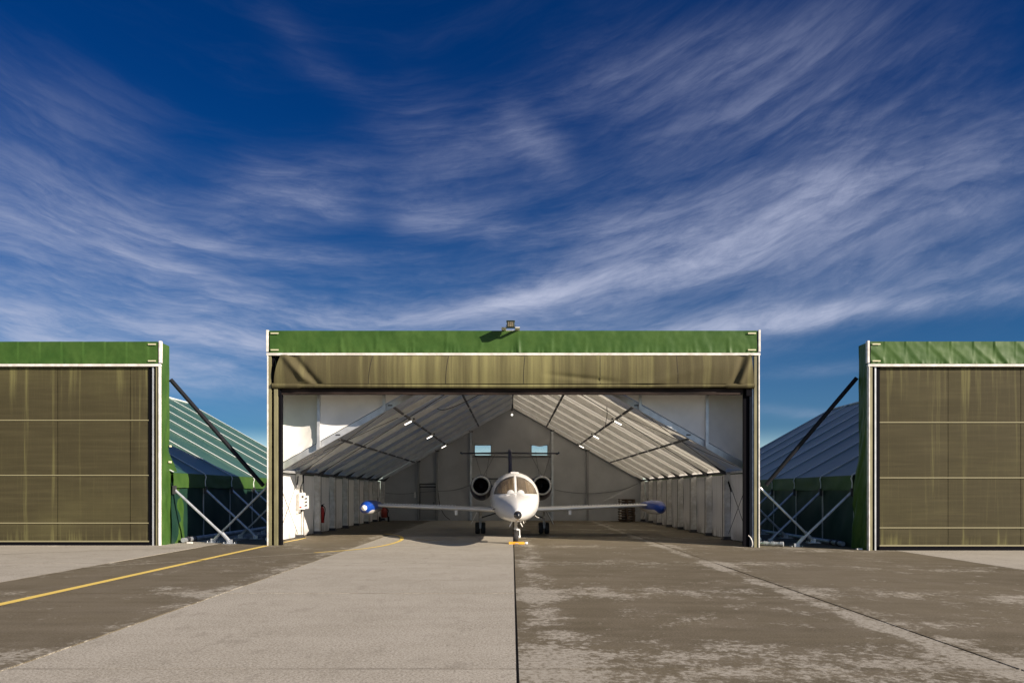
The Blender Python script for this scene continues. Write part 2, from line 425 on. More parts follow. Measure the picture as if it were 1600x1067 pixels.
# ------------------------------------------------------------------ ground
def gz(x):
    t = min(1, max(0, (x-4)/7)); return -.13*t*t*(3-2*t)
g = MB().box(-900, 900, -400, 1800, -.9, -.42)
struct(obj('ground', g, GRASS))
apron = obj('apron', MB().grid(lambda u, v: (-60+120*u, -12+78*v, gz(-60+120*u)-.030), 60, 2), JOINT)
struct(apron); apron['label'] = 'concrete apron of large slabs in front of and inside the hangars'
ys = [JY0 + JS*k for k in range(-4, 8)]
for i in range(len(JX)-1):
    x0, x1 = JX[i], JX[i+1]
    mt = C_LIGHT
    if x0 == .05: mt = C_PEEL
    elif x0 == 4.6: mt = C_PEELR
    elif x0 == -9.1: mt = C_DARK
    for j in range(len(ys)-1):
        y0, y1 = ys[j], ys[j+1]
        gap = .013; dz_ = random.uniform(-.0025, .0025)
        nx = max(2, int((x1-x0)/.8)) if x0 >= 4 else 1
        b = MB(); 
        xs = [x0+gap + (x1-x0-2*gap)*k/nx for k in range(nx+1)]
        jig = lambda x: .006*nz(x*1.3, y0*7)
        for k in range(nx):
            xa, xb = xs[k], xs[k+1]; ii = len(b.v)
            za, zb = gz(xa)+dz_, gz(xb)+dz_
            b.v += [(xa,y0+gap,za-.12),(xb,y0+gap,zb-.12),(xb,y1-gap,zb-.12),(xa,y1-gap,za-.12),
                    (xa,y0+gap,za),(xb,y0+gap,zb),(xb,y1-gap,zb),(xa,y1-gap,za)]
            b.f += [(ii+4,ii+5,ii+6,ii+7),(ii,ii+1,ii+5,ii+4),(ii+2,ii+3,ii+7,ii+6)]
            if k == 0: b.f.append((ii+3,ii,ii+4,ii+7))
            if k == nx-1: b.f.append((ii+1,ii+2,ii+6,ii+5))
        obj('concrete_slab', b, mt, apron)
# painted lines
def ribbon(pts, w, z=.006):
    b = MB(); n = len(pts)
    for k, (x, y) in enumerate(pts):
        d = Vector(pts[min(k+1, n-1)]) - Vector(pts[max(k-1, 0)]); d.normalize()
        p = Vector((-d.y, d.x))*w/2
        b.v += [(x-p.x, y-p.y, gz(x)+z), (x+p.x, y+p.y, gz(x)+z)]
        if k: b.f.append((2*k-2, 2*k-1, 2*k+1, 2*k))
    return b
struct(obj('yellow_line', ribbon([(-7.29, -5), (-7.29, 11), (-7.33, 24.3)], .17), YLINE))['label'] = 'yellow painted guide line running to the left post of the open hangar'
struct(obj('yellow_line', ribbon([(-7.30, 24.9), (-7.2, 27.5), (-7.2, 28.3)], .10), YLINE))['label'] = 'short yellow line at the foot of the sunlit inner wall'
curve = [(-9.1,17.2),(-7.6,18.7),(-6.2,20.2),(-5.2,21.4),(-4.4,22.5),(-3.95,23.7),(-3.72,25.2),(-3.68,26.8),(-3.85,28.4),(-4.2,29.9),(-4.9,31.2)]
def smooth_pts(p, n=8):
    o = []
    for k in range(len(p)-1):
        p0 = p[max(k-1,0)]; p1 = p[k]; p2 = p[k+1]; p3 = p[min(k+2,len(p)-1)]
        for j in range(n):
            t = j/n
            o.append(tuple(.5*(2*p1[i]+(p2[i]-p0[i])*t+(2*p0[i]-5*p1[i]+4*p2[i]-p3[i])*t*t+(3*p1[i]-p0[i]-3*p2[i]+p3[i])*t**3) for i in range(len(p1))))
    o.append(p[-1]); return o
struct(obj('pale_line', ribbon(smooth_pts(curve[:6]), .10), WFAINT))['label'] = 'worn pale line curving towards the hangar'
struct(obj('yellow_line', ribbon(smooth_pts(curve[3:]), .12, .010), YLINE))['label'] = 'yellow line hooking to the left inside the hangar'
struct(obj('pale_line', ribbon([(-18,19.6),(-13,21.0),(-9.4,23.4)], .10), WFAINT))['label'] = 'faint worn line in front of the closed left hangar'
for (a, b_, y) in ((-3.25,-2.95,27.5),(-2.85,-2.35,27.0),(-3.0,-2.7,26.8),(-2.2,-1.8,27.4)):
    struct(obj('worn_marking', ribbon([(a, y), (b_, y+.03)], .16), YFAINT))['label'] = 'worn yellow floor marking inside the hangar'

# ------------------------------------------------------------------ fabric sheet with thickness
def cloth(name, fn, nu, nv, m, parent, thick=.004, **kw):
    b = MB().grid(fn, nu, nv)
    o = obj(name, b, m, parent, smooth=True, **kw)
    if m in (ROOFO, LINING): return o          # membranes that let light through stay single sheets
    s = o.modifiers.new('thickness', 'SOLIDIFY'); s.thickness = thick; s.offset = 0; s.use_rim = False
    return o
def tri(x): x = x % 1.0; return 1-abs(2*x-1)

def fascia_disp(style, x, v):
    d = .010*nz(x*1.7, v*2, 3.1) + .006*nz(x*6, v*4, 8.)
    if style == 'strong':
        c = x/.66 + .35*nz(x*.55, 3.); f = c % 1.0
        q = f-(1-v)*(1+.4*nz(math.floor(c)*3.7, 2.))+.25*nz(math.floor(c)*2.1, 4.)+.06*nz(x*3, v*2.); d += .028*max(0., 1-abs(q)/(.62 if q > 0 else .20))*(.45+.55*(1-v)) * (.55+.9*abs(nz(math.floor(c)*3.3, 1.)))
        d += .006*math.exp(-((f-.03)/.06)**2)
        d += .012*math.exp(-v/.12)*tri(x*4.7+nz(x*3, 0.)*1.5)
    elif style == 'seams':
        f = (x/.66) % 1.0
        d += .016*(f**.7)*(.25+.75*v) + .012*math.exp(-v/.14)*tri(x*3.7+nz(x*2, 0.))
    else:
        f = x/1.07; c = (f % 1.0)-.5 + .10*nz(math.floor(f)*2.7, 5.)
        sk = .16*nz(math.floor(f)*1.7, 9.)
        d += .034*math.exp(-((c - sk*(1-v))/.055)**2)*(1-v)**.8*(.2+1.2*abs(nz(math.floor(f)*5.1, 2.)))
        d += .022*max(0., nz(x*2.6 + v*.8, 0., 4.))*(1-v*.6)
        d += .020*math.exp(-v/.16)*tri(x*3.1+nz(x*2.2, 0.)*1.8)
    return d

def hangar(name, label, cx, y0, base, Wp, H, fr0, nfr, Ww, zbr, slope, pdepth, style, is_open, group='fabric hangars in a row'):
    """local axes: x across, y back from the portal front, z up from the base; Ww = half width of the frame line, zbr = rafter bottom at Ww"""
    h = thing(name, label, 'hangar', (cx, y0, base), 0, group)
    frames = [fr0 + 2.6*k for k in range(nfr)]
    yb = frames[-1]
    zf = H-.66
    # --- portal: fascia box, side clads, white rails
    cloth('fascia_fabric', lambda u, v: (-Wp+.07+(2*Wp-.14)*u, -.012-fascia_disp(style, (-Wp+2*Wp*u)+40, v), zf+.66*v), int(Wp*2/.03), 20, GREEN, h)
    obj('portal_top', MB().box(-Wp+.03, Wp-.03, .03, pdepth, H-.05, H-.004), GREEN, h)
    obj('portal_core', MB().box(-Wp+.09, Wp-.09, .02, .10, zf+.01, H-.06), DARKG, h)
    for s in (-1, 1):
        obj('corner_profile', MB().box(s*Wp-.032, s*Wp+.032, -.045, .09, zf+.02, H+.02), WHITEM, h, bevel=.006)
        for z in (H-.085, zf+.075):
            obj('name_label', MB().box(s*(Wp-.23)-.12, s*(Wp-.23)+.12, -.056, -.048, z-.018, z+.018), LABEL, h)
    obj('fascia_rail', MB().box(-Wp-.02, Wp+.02, -.06, .06, zf-.090, zf-.016), WHITEM, h, bevel=.006)
    for s in (-1, 1):   # upright profile bundle at the edge of the opening
        X = s*Wp
        zt = zf-.092; zb = -.07 if s > 0 else -.02
        obj('edge_profile', MB().box(min(X, X-s*.034), max(X, X-s*.034), -.06, .08, zb, zt), WHITEM, h, bevel=.004)
        a = MB().box(min(X-s*.050, X-s*.12), max(X-s*.050, X-s*.12), -.03, .09, zb, zt)
        if is_open and s > 0: a = MB().box(X-.155, X-.050, -.03, .09, zb, zt)
        obj('guide_strip', a, KPOST, h)
        g0 = .155 if (is_open and s > 0) else .12
        obj('guide_channel', MB().box(min(X-s*g0, X-s*.20), max(X-s*g0, X-s*.20), .03, .12, zb, zt), BLACK if not (is_open and s > 0) else GALV, h)
        if is_open:
            if s < 0:
                obj('door_guide', MB().box(X+.20, X+.315, -.02, .22, zb, zt-1.0), KPOST, h, bevel=.005)
                obj('jamb_seal', MB().box(X+.315, X+.40, .04, .26, zb, zt-.95), BLACK, h)
            else:
                obj('door_guide', MB().box(X-.27, X-.20, .05, .22, zb, zt-1.0), DARKG, h, bevel=.005)
                obj('jamb_seal', MB().box(X-.45, X-.27, .10, .18, zb, zt-.95), BLACK, h)
        else:
            obj('door_guide', MB().box(min(X-s*.20, X-s*.245), max(X-s*.20, X-s*.245), -.0, .12, zb, zt), ALU, h)
            obj('jamb_seal', MB().box(min(X-s*.245, X-s*.37), max(X-s*.245, X-s*.37), .04, .14, zb, zt), BLACK, h)
    # side clads with folds; they flare towards the tent at the foot
    for s in (-1, 1):
        X = s*(Wp-.02)
        def fn(u, v, s=s, X=X):
            z = -.06 + (H+.05)*v
            fl = pdepth + (.25 if is_open else .92 if cx < 0 else .30)*max(0., min(1., (2.9-z)/1.1))
            y = .07 + fl*u
            amp = .020 + .050*max(0, 1-v*1.4)
            d = amp*(nz(u*3.0+z*1.6*(-1 if s > 0 else 1), z*.9, s*5.) + .5*nz(u*6+z*1.2, z*2.2, 9.+s)) + .05*math.sin(u*9+z*.6)*max(0, .55-v)
            return (X + s*(d + (.10*u*max(0, 1-v*2.2))), y, z)
        cloth('side_sheet', fn, 26, 110, GREEN, h)
    # --- tent: frames, roof, seams, valance, walls, posts, raking struts
    zi = lambda ax: zbr + slope*(Ww - ax)          # underside of the rafters
    ROOFUP = .25
    xo = Ww+(.40 if is_open else .26)               # outer eave
    zo = lambda ax: zi(ax)+ROOFUP
    zr_ = zo(0)
    for k in range(nfr-1):
        ya, ybk = frames[k]+.001, frames[k+1]-.001 + (.22 if k == nfr-2 else 0)
        for s in (-1, 1):
            def rf(u, v, s=s, ya=ya, ybk=ybk, k=k):
                ax = xo*(1-u); sg = .05*math.sin(math.pi*v)*math.sin(math.pi*min(1, u*1.02))
                return (s*ax, ya+(ybk-ya)*v, zo(ax)-sg*.7-(.03 if u > .97 else 0))
            cloth('roof_panel', rf, 16, 8, ROOFO if is_open else ROOF, h, .006)
            def vf(u, v, s=s, ya=ya, ybk=ybk):
                z = zo(xo) - .46*v
                return (s*(xo+.012+.02*nz(u*4+ya, v*2)+.015*v), ya+(ybk-ya)*u, z+.015*nz(u*5+ya, 3.)*v)
            cloth('valance', vf, 14, 4, GREEN, h, .006)
            def wf(u, v, s=s, ya=ya, ybk=ybk):
                z = -.08 + (zo(xo)-.30+.08)*v
                d = .03*nz(u*3+ya*2, z*1.3, 2.) + .015*nz(u*7+z*2, z*2, ya)
                return (s*(xo-.04+d*.8), ya+(ybk-ya)*u, z)
            cloth('wall_panel', wf, 20, 16, GREEN_DK, h, .006)
    # shared meshes along the frames
    for s in (-1, 1):
        sm = MB(); a = Vector((s*(xo+.01), 0, zo(xo)+.012)); b = Vector((0, 0, zr_+.012))
        sm.bar(a+Vector((0,0,.02)), b+Vector((0,0,.02)), .085, .020, (0,0,1)); sm_me = sm.mesh('roof_seam'); sm_me.materials.append(SEAM)
        ed = MB(); ed.tube([(s*(xo+.02),0,zo(xo)+.01),(s*(xo+.06),0,zo(xo)-.09),(s*(xo+.02),0,zo(xo)-.24),(s*(xo+.035),0,zo(xo)-.40)], .02, 6)
        ed_me = ed.mesh('eave_clip'); ed_me.materials.append(SEAM)
        po = MB().box(min(s*(xo-.02), s*(xo-.075)), max(s*(xo-.02), s*(xo-.075)), -.035, .035, -.08, zo(xo)-.42); po_me = po.mesh('outer_post'); po_me.materials.append(ALU)
        zs = zo(xo)-.50
        st = MB().tube([(s*(xo+.02),0,zs),(s*(xo+1.72),0,.12)], .040, 10); st_me = st.mesh('raking_strut'); st_me.materials.append(GALV)
        sf = MB().box(min(s*(xo+1.56),s*(xo+1.98)), max(s*(xo+1.56),s*(xo+1.98)), -.11, .11, -.01, .012)
        sf.tube([(s*(xo+1.52),0,.33),(s*(xo+1.76),0,.06)], .058, 10)
        sf.box(min(s*(xo+1.68),s*(xo+1.84)), max(s*(xo+1.68),s*(xo+1.84)), -.05, .05, .012, .13)
        for bx_ in (1.60, 1.93):
            for by_ in (-.08, .08): sf.tube([(s*(xo+bx_),by_,0),(s*(xo+bx_),by_,.06)], .014, 6)
        sf_me = sf.mesh('strut_foot'); sf_me.materials.append(GALV)
        bk = MB().box(min(s*(xo+.0), s*(xo+.09)), max(s*(xo+.0), s*(xo+.09)), -.05, .05, zs-.16, zs+.10)
        bk_me = bk.mesh('strut_bracket'); bk_me.materials.append(DARKG)
        for k, y in enumerate(frames):
            yy = y if k else y+.03
            if not (is_open and k == 0): obj('roof_seam', sm_me, None, h, (0, yy, 0))
            if not (k == 0 and cx < -5): obj('eave_clip', ed_me, None, h, (0, yy, 0)); obj('outer_post', po_me, None, h, (0, yy, 0))
            obj('strut_bracket', bk_me, None, h, (0, yy, 0))
            if k % 1 == 0:
                stt = obj('raking_strut', st_me, None, h, (0, yy, 0))
                obj('strut_foot', sf_me, None, stt)
    obj('ridge_cap', MB().tube([(0, frames[0], zr_+.01), (0, yb, zr_+.01)], .05, 8), SEAM, h)
    # tall dark strut from the portal down to the neighbour's first frame is added outside
    # ballast tubes along the base
    for s in (-1, 1):
        ba = MB().tube([(s*(xo+.16), frames[0]+.4, .09), (s*(xo+.16), yb-1, .09)], .075, 10)
        o = obj('ballast_tube', ba, GALV, h)
        for yk in (frames[0]+.75, frames[0]+1.25, frames[0]+3.4):
            obj('tube_clamp', MB().tube([(s*(xo+.16), yk-.06, .09), (s*(xo+.16), yk+.06, .09)], .10, 10), DARKG, o)
    return h, frames, zi, zo, xo

H1, FR, ZI, ZO, XO = hangar('open_hangar', 'open fabric hangar in the middle, door rolled up, white jet in its mouth', .04, 24.5, 0., 7.41, 6.46, 1.3, 9, 7.36, 2.28, .565, 1.25, 'soft', True)
H2, FR2, ZI2, ZO2, XO2 = hangar('closed_hangar', 'closed fabric hangar on the left with sunlit pale green roof', -18.4, 24.5, 0., 7.8, 6.13, .7, 9, 7.62, 2.10, .565, .62, 'seams', False)
H3, FR3, ZI3, ZO3, XO3 = hangar('closed_hangar', 'closed fabric hangar on the right with shaded blue roof and puckered green fascia', 18.0, 24.2, -.12, 7.4, 6.20, 1.08, 9, 7.12, 2.14, .56, .62, 'strong', False)

# closed doors of the outer hangars: fabric bays in rows between battens
def closed_door(h, Wp, rows, vx, zf):
    xa, xb = -Wp+.36, Wp-.36
    obj('door_backing', MB().box(xa-.02, xb+.02, .11, .13, -.02, zf+.2), BLACK, h)  # black sheet added to stop light and keep the seams dark
    xs = [xa] + [x for x in vx if xa+.2 < x < xb-.2] + [xb]
    for r in range(len(rows)-1):
        z1, z0 = rows[r]-.012, rows[r+1]+.012
        for c in range(len(xs)-1):
            x0, x1 = xs[c]+.007, xs[c+1]-.007
            bul = .012+.01*random.random(); ph = random.random()*9
            def fn(u, v):
                return (x0+(x1-x0)*u, .07 - bul*math.sin(math.pi*u)*math.sin(math.pi*v) + .006*nz(u*2+ph, v*4, ph), z0+(z1-z0)*v)
            cloth('door_panel', fn, 8, 8, KHAKI, h, .004)
    for z in rows[1:-1]:
        obj('door_batten', MB().box(xa, xb, .040, .068, z-.014, z+.014), WEB, h)
    z = rows[-1]
    obj('door_batten', MB().box(xa, xb, .030, .075, z-.02, z+.02), WEB, h)
    obj('door_seal', MB().box(xa-.02, xb+.02, .0, .10, -.03, z-.022), BLACK, h)
closed_door(H2, 7.8, [5.39, 3.77, 2.11, .67, .12], [4.64-2.2*k+.0 for k in range(8)][0:0] + [18.4-13.73-2.19*k for k in range(-2, 9)][::-1], 5.36)
closed_door(H3, 7.4, [5.46, 3.80, 2.15, .66, .13], [13.02-18.0+2.17*k for k in range(8)], 5.43)

# ------------------------------------------------------------------ the open hangar: curtain, beam, frames, linings
h = H1
def cur(u, v):
    # u across, v up ; the rolled door fabric
    z = 4.86 + .86*v
    el_ = -7.20 + .20*v**1.5; er = 7.24 - .10*v
    x = el_ + (er-el_)*u
    bl = .10*math.sin(math.pi*(1-v)**.8*.9)
    d = bl + .02*nz(x*1.1, z*1.2, 5.) + .012*nz(x*4.2, z*.6, 2.)
    # long sag fold right of the middle
    fx = (x-.8)/2.6
    if 0 < fx < 1: d -= .05*math.exp(-((v-(.34-.30*fx))/.07)**2)*math.sin(math.pi*fx)
    # left corner gather
    q = (x+6.9); ln = .35+ (1-v)*.75
    d += .09*math.exp(-((q-(1-v)*.75)/.13)**2)*(1-v*.2)*(1 if v > .15 else v/.15)
    d -= .07*math.exp(-((q-(1-v)*.75-.26)/.12)**2)
    # right corner: two diagonal folds and bunching
    q2 = 7.15-x
    d += .06*math.exp(-((q2-(1-v)*.35)/.10)**2) - .05*math.exp(-((q2-.22-(1-v)*.30)/.10)**2)
    d += .05*math.exp(-(((q2)-.5-(1-v)*2.6)/.45)**2)*(1-v)
    return (x, -.03-d, z)
cloth('rolled_door', cur, 420, 18, KHAKI2, h, .005)
for px_ in (580, 699, 819, 937, 1057):
    x = (px_-800)/51.8-.04
    pts = [Vector(cur((x+7.10)/14.28, v/10))+Vector((0,-.004,0)) for v in range(0, 11)]
    b = MB(); 
    for k in range(10): b.bar(pts[k], pts[k+1], .018, .006, (0,1,0))
    obj('door_seam', b, KHAKI_DK, h)
def roll(u, v):
    x = -7.25+14.5*u; a = math.pi*(.0+2*v)
    mid = 1-abs(x)/7.3
    zc = 4.80 - .02*mid; r = .058 + .012*nz(x*.7, 0., 3.) + (.02 if abs(x) > 6.4 else 0)
    return (x, -.02 - r*math.cos(a)*1.1, zc + r*math.sin(a))
cloth('bottom_roll', roll, 200, 12, KHAKI2, h, .003)
obj('header_beam', MB().box(-7.02, 7.02, .10, .20, 4.55, 4.735), DARKM, h, bevel=.01)
obj('header_beam_end', MB().box(-7.2, -7.03, .0, .14, 4.50, 4.80), BLACK, h)
obj('header_beam_end', MB().box(7.03, 7.2, .0, .14, 4.50, 4.80), BLACK, h)
obj('roll_backing', MB().box(-7.2, 7.2, .17, .20, 4.73, 5.80), BLACK, h)

zi, zo = ZI, ZO
# infill gable above the first rafter pair
yI = 1.16
edges = [-7.34, -6.13, -4.07, -1.9, 0., 1.9, 4.0, 6.10, 7.30]
for a, b_ in zip(edges[:-1], edges[1:]):
    def fn(u, v, a=a, b_=b_):
        x = a+.01+(b_-a-.02)*u
        zb = zi(abs(x))+.225; zt = 6.38
        if zb > zt-.02: zb = zt-.02
        z = zb+(zt-zb)*v
        d = .10*math.sin(math.pi*u)*min(1, v*4+.25) + .02*nz(x*1.5, z, 3.)
        # puckers radiating from the low corner
        if abs(x) > 6.2: d += .020*math.sin((z+abs(x)*1.4)*17)*math.exp(-v*5)*math.sin(math.pi*u)
        return (x, yI + d, z)
    cloth('infill_panel', fn, 24, 26, INFILL, h, .004)
for x in edges[1:-1]:
    zb = zi(abs(x))+.02
    o = obj('infill_post', MB().box(x-.045, x+.045, yI-.10, yI-.005, zb, 6.38), ALU, h)
    obj('post_sleeve', MB().box(x-.03, x+.03, yI-.108, yI-.101, 4.75, 5.2), BROWN, o)
# frames
post = MB(); 
for s in (-1, 1):
    me = MB().box(min(s*7.36, s*7.57), max(s*7.36, s*7.57), -.07, .07, .0, zi(7.36)+.10)
    me.box(min(s*7.352, s*7.358), max(s*7.352, s*7.358), -.095, .095, .0, zi(7.36)+.02)
    me = me.mesh('frame_post'); me.materials.append(ALU if s > 9 else WHITEM)
    fo = MB().box(min(s*7.30, s*7.62), max(s*7.30, s*7.62), -.13, .13, .0, .035).box(min(s*7.34, s*7.60), max(s*7.34, s*7.60), -.10, .10, .035, .12)
    fo = fo.mesh('base_plate'); fo.materials.append(DARKG)
    gp = MB().box(min(s*7.345, s*7.575), max(s*7.345, s*7.575), .098, .150, .03, zi(7.4)-.03)  # black strip paints the dark of the gap beyond each post
    gp = gp.mesh('dark_gap_strip'); gp.materials.append(BLACK)
    ra = MB()
    p0 = Vector((s*7.40, 0, zi(7.40)+.11)); p1 = Vector((0, 0, zi(0)+.11))
    ra.bar(p0, p1, .10, .185); q = Vector((0,0,-.10)); ra.bar(p0+q, p1+q, .16, .02)
    ra1 = ra.mesh('rafter'); ra1.materials.append(ALU); ra = ra.mesh('rafter'); ra.materials.append(RAFT)
    gs = MB().prism([(s*7.42, zi(7.4)-.05), (s*7.30, zi(7.4)-.05), (s*7.0, zi(7.0)+.03), (s*7.42, zi(7.4)+.05)], 'y', -.02, .02)
    gs = gs.mesh('knee_plate'); gs.materials.append(DARKG)
    for k, y in enumerate(FR):
        o = obj('frame_post', me, None, h, (0, y, gz(s*7.4)))
        obj('base_plate', fo, None, o)
        if k < 8: obj('dark_gap_strip', gp, None, h, (0, y, gz(s*7.4)))
        r = obj('rafter', ra if k else ra1, None, h, (0, y, 0))
        if k: obj('knee_plate', gs, None, r, (0, -.10, 0))
    # the first rafter shows its bright channel face with bolts
    for xx in (3.9, 5.55):
        obj('rafter_bolt', MB().box(min(s*(xx-.07), s*(xx+.07)), max(s*(xx-.07), s*(xx+.07)), FR[0]-.066, FR[0]-.052, zi(xx)+.09, zi(xx)+.13), DARKG, h)
    # eave beams between the frames
    for k in range(8):
        obj('eave_beam', MB().box(min(s*7.40, s*7.50), max(s*7.40, s*7.50), FR[k]+.09, FR[k+1]-.09, zi(7.4)-.02, zi(7.4)+.06), DARKG if k else ALU, h)
        def wp(u, v, s=s, k=k):
            z = .03 + (zi(7.5)-.02)*v
            d = .03*nz(u*2.2+k*5, z*1.2, s) + .012*nz(u*6+k, z*3, s*3.) + .035*math.sin(math.pi*u)
            return (s*(7.585+d), FR[k]+.05+(2.5)*u, z+gz(s*7.5)*(1-v))
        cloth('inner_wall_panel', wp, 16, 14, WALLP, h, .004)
        def lp(u, v, s=s, k=k):
            ax = 7.55*(1-u)
            sg = .035*math.sin(math.pi*v)+.012*nz(u*8, v*5+k*3, s)
            return (s*ax, FR[k]+.02+2.56*v, zi(ax)+.225-sg)
        cloth('roof_lining', lp, 20, 12, LINING, h, .004)
        # sewn welts running down the lining
        for fv in (.34, .68):
            b = MB().bar((s*7.45, FR[k]+.02+2.56*fv, zi(7.45)+.17), (s*.05, FR[k]+.02+2.56*fv, zi(.05)+.17), .03, .02)
            obj('lining_welt', b, LINING, h)
    for xx in (5.6, 3.82, 1.95):
        for k in range(8):
            obj('purlin', MB().box(min(s*(xx-.035), s*(xx+.035)), max(s*(xx-.035), s*(xx+.035)), FR[k]+.16 if k else FR[k]+.06, FR[k+1]-.16, zi(xx)-.0, zi(xx)+.06), DARKG, h)
for k in range(8):
    obj('ridge_purlin', MB().box(-.03, .03, FR[k]+.08, FR[k+1]-.08, zi(0)-.02, zi(0)+.05), DARKG, h)
# bracing wires in the first bays
def wire(pts, r=.010, m=DARKG, name='brace_wire', parent=h):
    return obj(name, MB().tube(pts, r, 5), m, parent)
for s in (-1, 1):
    x = s*7.50
    wire([(x, FR[0]+.1, .15), (x, FR[1]-.1, zi(7.4)-.25)]); wire([(x, FR[0]+.1, zi(7.4)-.25), (x, FR[1]-.1, .15)])
    wire([(s*7.25, FR[1]-.1, zi(7.25)+.02), (s*4.0, FR[0]+.1, zi(4)+.02)]); wire([(s*7.25, FR[0]+.1, zi(7.25)+.02), (s*4.0, FR[1]-.1, zi(4)+.02)])
    wire([(s*7.25, FR[2]-.1, zi(7.25)+.02), (s*1.0, FR[1]+.1, zi(1)+.02)], .014)
    wire([(x, FR[7]+.1, .15), (x, FR[8]-.1, zi(7.4)-.2)]); wire([(x, FR[7]+.1, zi(7.4)-.2), (x, FR[8]-.1, .15)])
# tensioner on the right
wire([(7.47, FR[1]-.16, zi(7.4)-.30), (7.47, FR[1]-.55, 1.62)], .022, BLACK, 'wire_tensioner')
wire([(-7.47, FR[1]-.16, zi(7.4)-.10), (-7.47, FR[1]-.30, 1.75)], .024, DARKG, 'wire_tensioner')
wire(smooth_pts([(-3.0, FR[2], zi(3)+.1), (-2.7, FR[2]+.6, zi(2.7)-.12), (-2.0, FR[2]+1.4, zi(2)-.15), (-1.3, FR[3], zi(1.3)-.02)]), .013, BLACK, 'power_cable')
wire(smooth_pts([(3.3, FR[1]+.3, zi(3.3)+.1), (3.4, FR[1]+1.0, zi(3.4)-.12), (3.5, FR[1]+2.2, zi(3.5)-.18), (3.82, FR[3], zi(3.82)-.02)]), .011, BLACK, 'power_cable')

# end wall
yw = FR[-1]+.10
cols = [-7.5, -5.41, -4.34, -2.39, 2.28, 4.3, 7.5]
wins = [(-2.19, -1.24, 3.70, 4.30), (1.07, 2.01, 3.70, 4.30)]
def wallcell(x0, x1, z0, z1, top=None):
    if z0 < .05: z0 = -.12
    b = MB(); n = max(1, int((x1-x0)/.5)); i = len(b.v)
    for k in range(n+1):
        x = x0+(x1-x0)*k/n
        zt = zi(min(7.5, abs(x)))+.2 if top else z1
        for (y, z) in ((yw, z0), (yw, zt), (yw+.02, zt), (yw+.02, z0)): b.v.append((x, y, z))
    for k in range(n):
        q = i+4*k
        for a in range(4): b.f.append((q+a, q+(a+1) % 4, q+4+(a+1) % 4, q+4+a))
    b.f += [(i, i+1, i+2, i+3), (i+4*n, i+4*n+3, i+4*n+2, i+4*n+1)]
    return b
for a, c in zip(cols[:-1], cols[1:]):
    a_, c_ = a+.015, c-.015
    if a == -5.41:
        obj('end_wall_panel', wallcell(a_, c_, 2.12, 0, True), BACKW, h); continue
    if a == -2.39:
        obj('end_wall_panel', wallcell(a_, c_, .02, 2.34), BACKW, h)
        obj('end_wall_panel', wallcell(a_, c_, 2.40, 3.70), BACKW, h)
        for (u0, u1) in ((a_, -2.19), (-1.24, 1.07), (2.01, c_)): obj('end_wall_panel', wallcell(u0, u1, 3.70, 4.30), BACKW, h)
        obj('end_wall_panel', wallcell(a_, c_, 4.30, 0, True), BACKW, h)
        continue
    obj('end_wall_panel', wallcell(a_, c_, .02, 0, True), BACKW, h)
for x in cols[1:-1]:
    obj('end_wall_post', MB().box(x-.06, x+.06, yw-.14, yw-.01, .0, zi(abs(x))+.05), ALU if abs(x) < 3 else GREYP, h)
    obj('post_head', MB().box(x-.11, x+.11, yw-.17, yw-.0, zi(abs(x))-.06, zi(abs(x))+.02), DARKG, h)
obj('end_wall_girt', MB().box(-2.33, 2.22, yw-.08, yw-.01, 2.34, 2.40), DARKG, h)
obj('end_wall_girt', MB().box(-2.33, 2.22, yw-.06, yw-.005, 3.62, 3.66), DARKG, h)
for (x0, x1, z0, z1) in wins:
    f = MB(); f.box(x0-.03, x0+.02, yw-.03, yw+.04, z0-.03, z1+.03); f.box(x1-.02, x1+.03, yw-.03, yw+.04, z0-.03, z1+.03)
    f.box(x0+.021, x1-.021, yw-.03, yw+.04, z0-.03, z0+.02); f.box(x0+.021, x1-.021, yw-.03, yw+.04, z1-.02, z1+.03)
    fo = obj('window', f, GREYP, h); obj('pane', MB().box(x0+.021, x1-.021, yw+.0, yw+.006, z0+.021, z1-.021), PANE, fo)
    def blind(u, v, x0=x0, x1=x1, z1=z1):
        x = x0-.1+(x1-x0+.2)*u; return (x, yw-.06-.03*nz(x*3, v), z1+.32 - (.30+.10*math.sin(math.pi*u)**2*(1 if x0 > 0 else .2))*v)
    cloth('window_flap', blind, 12, 4, BACKW, fo, .004)
for s in (-1, 1):
    wire([(s*2.2, yw-.12, 3.9), (s*1.75, yw-.12, 2.4)], .009); wire([(s*.95, yw-.12, 3.9), (s*1.75, yw-.12, 2.4)], .009); wire([(s*1.3, yw-.12, 3.9), (s*1.55, yw-.12, 2.4)], .009)
# door in the end wall
dr = obj('wall_door', MB().box(-5.30, -4.44, yw-.03, yw+.01, .03, 1.84), GREYP, h)
obj('door_frame', MB().box(-5.36, -5.31, yw-.05, yw+.02, .02, 2.1).box(-4.43, -4.38, yw-.05, yw+.02, .02, 2.1).box(-5.309, -4.431, yw-.05, yw+.02, 1.86, 1.94).box(-5.309,-4.431,yw-.045,yw+.015,2.04,2.10), DARKG, h)
obj('door_handle', MB().box(-4.56, -4.50, yw-.08, yw-.031, .95, 1.02), DARKG, dr)
obj('transom_panel', MB().box(-5.40, -4.35, yw+.022, yw+.04, -.1, 2.2), BACKW, h)
wire(smooth_pts([(-7.3,yw-.05,1.55),(-6.3,yw-.05,1.50),(-5.0,yw-.05,1.62),(-3.4,yw-.05,1.72),(-2.4,yw-.05,2.0)]), .01, DARKG, 'power_cable')
wire(smooth_pts([(2.4,yw-.05,1.75),(3.6,yw-.05,1.55),(5.0,yw-.05,1.55),(6.3,yw-.05,1.75),(7.2,yw-.05,2.1)]), .01, DARKG, 'power_cable')
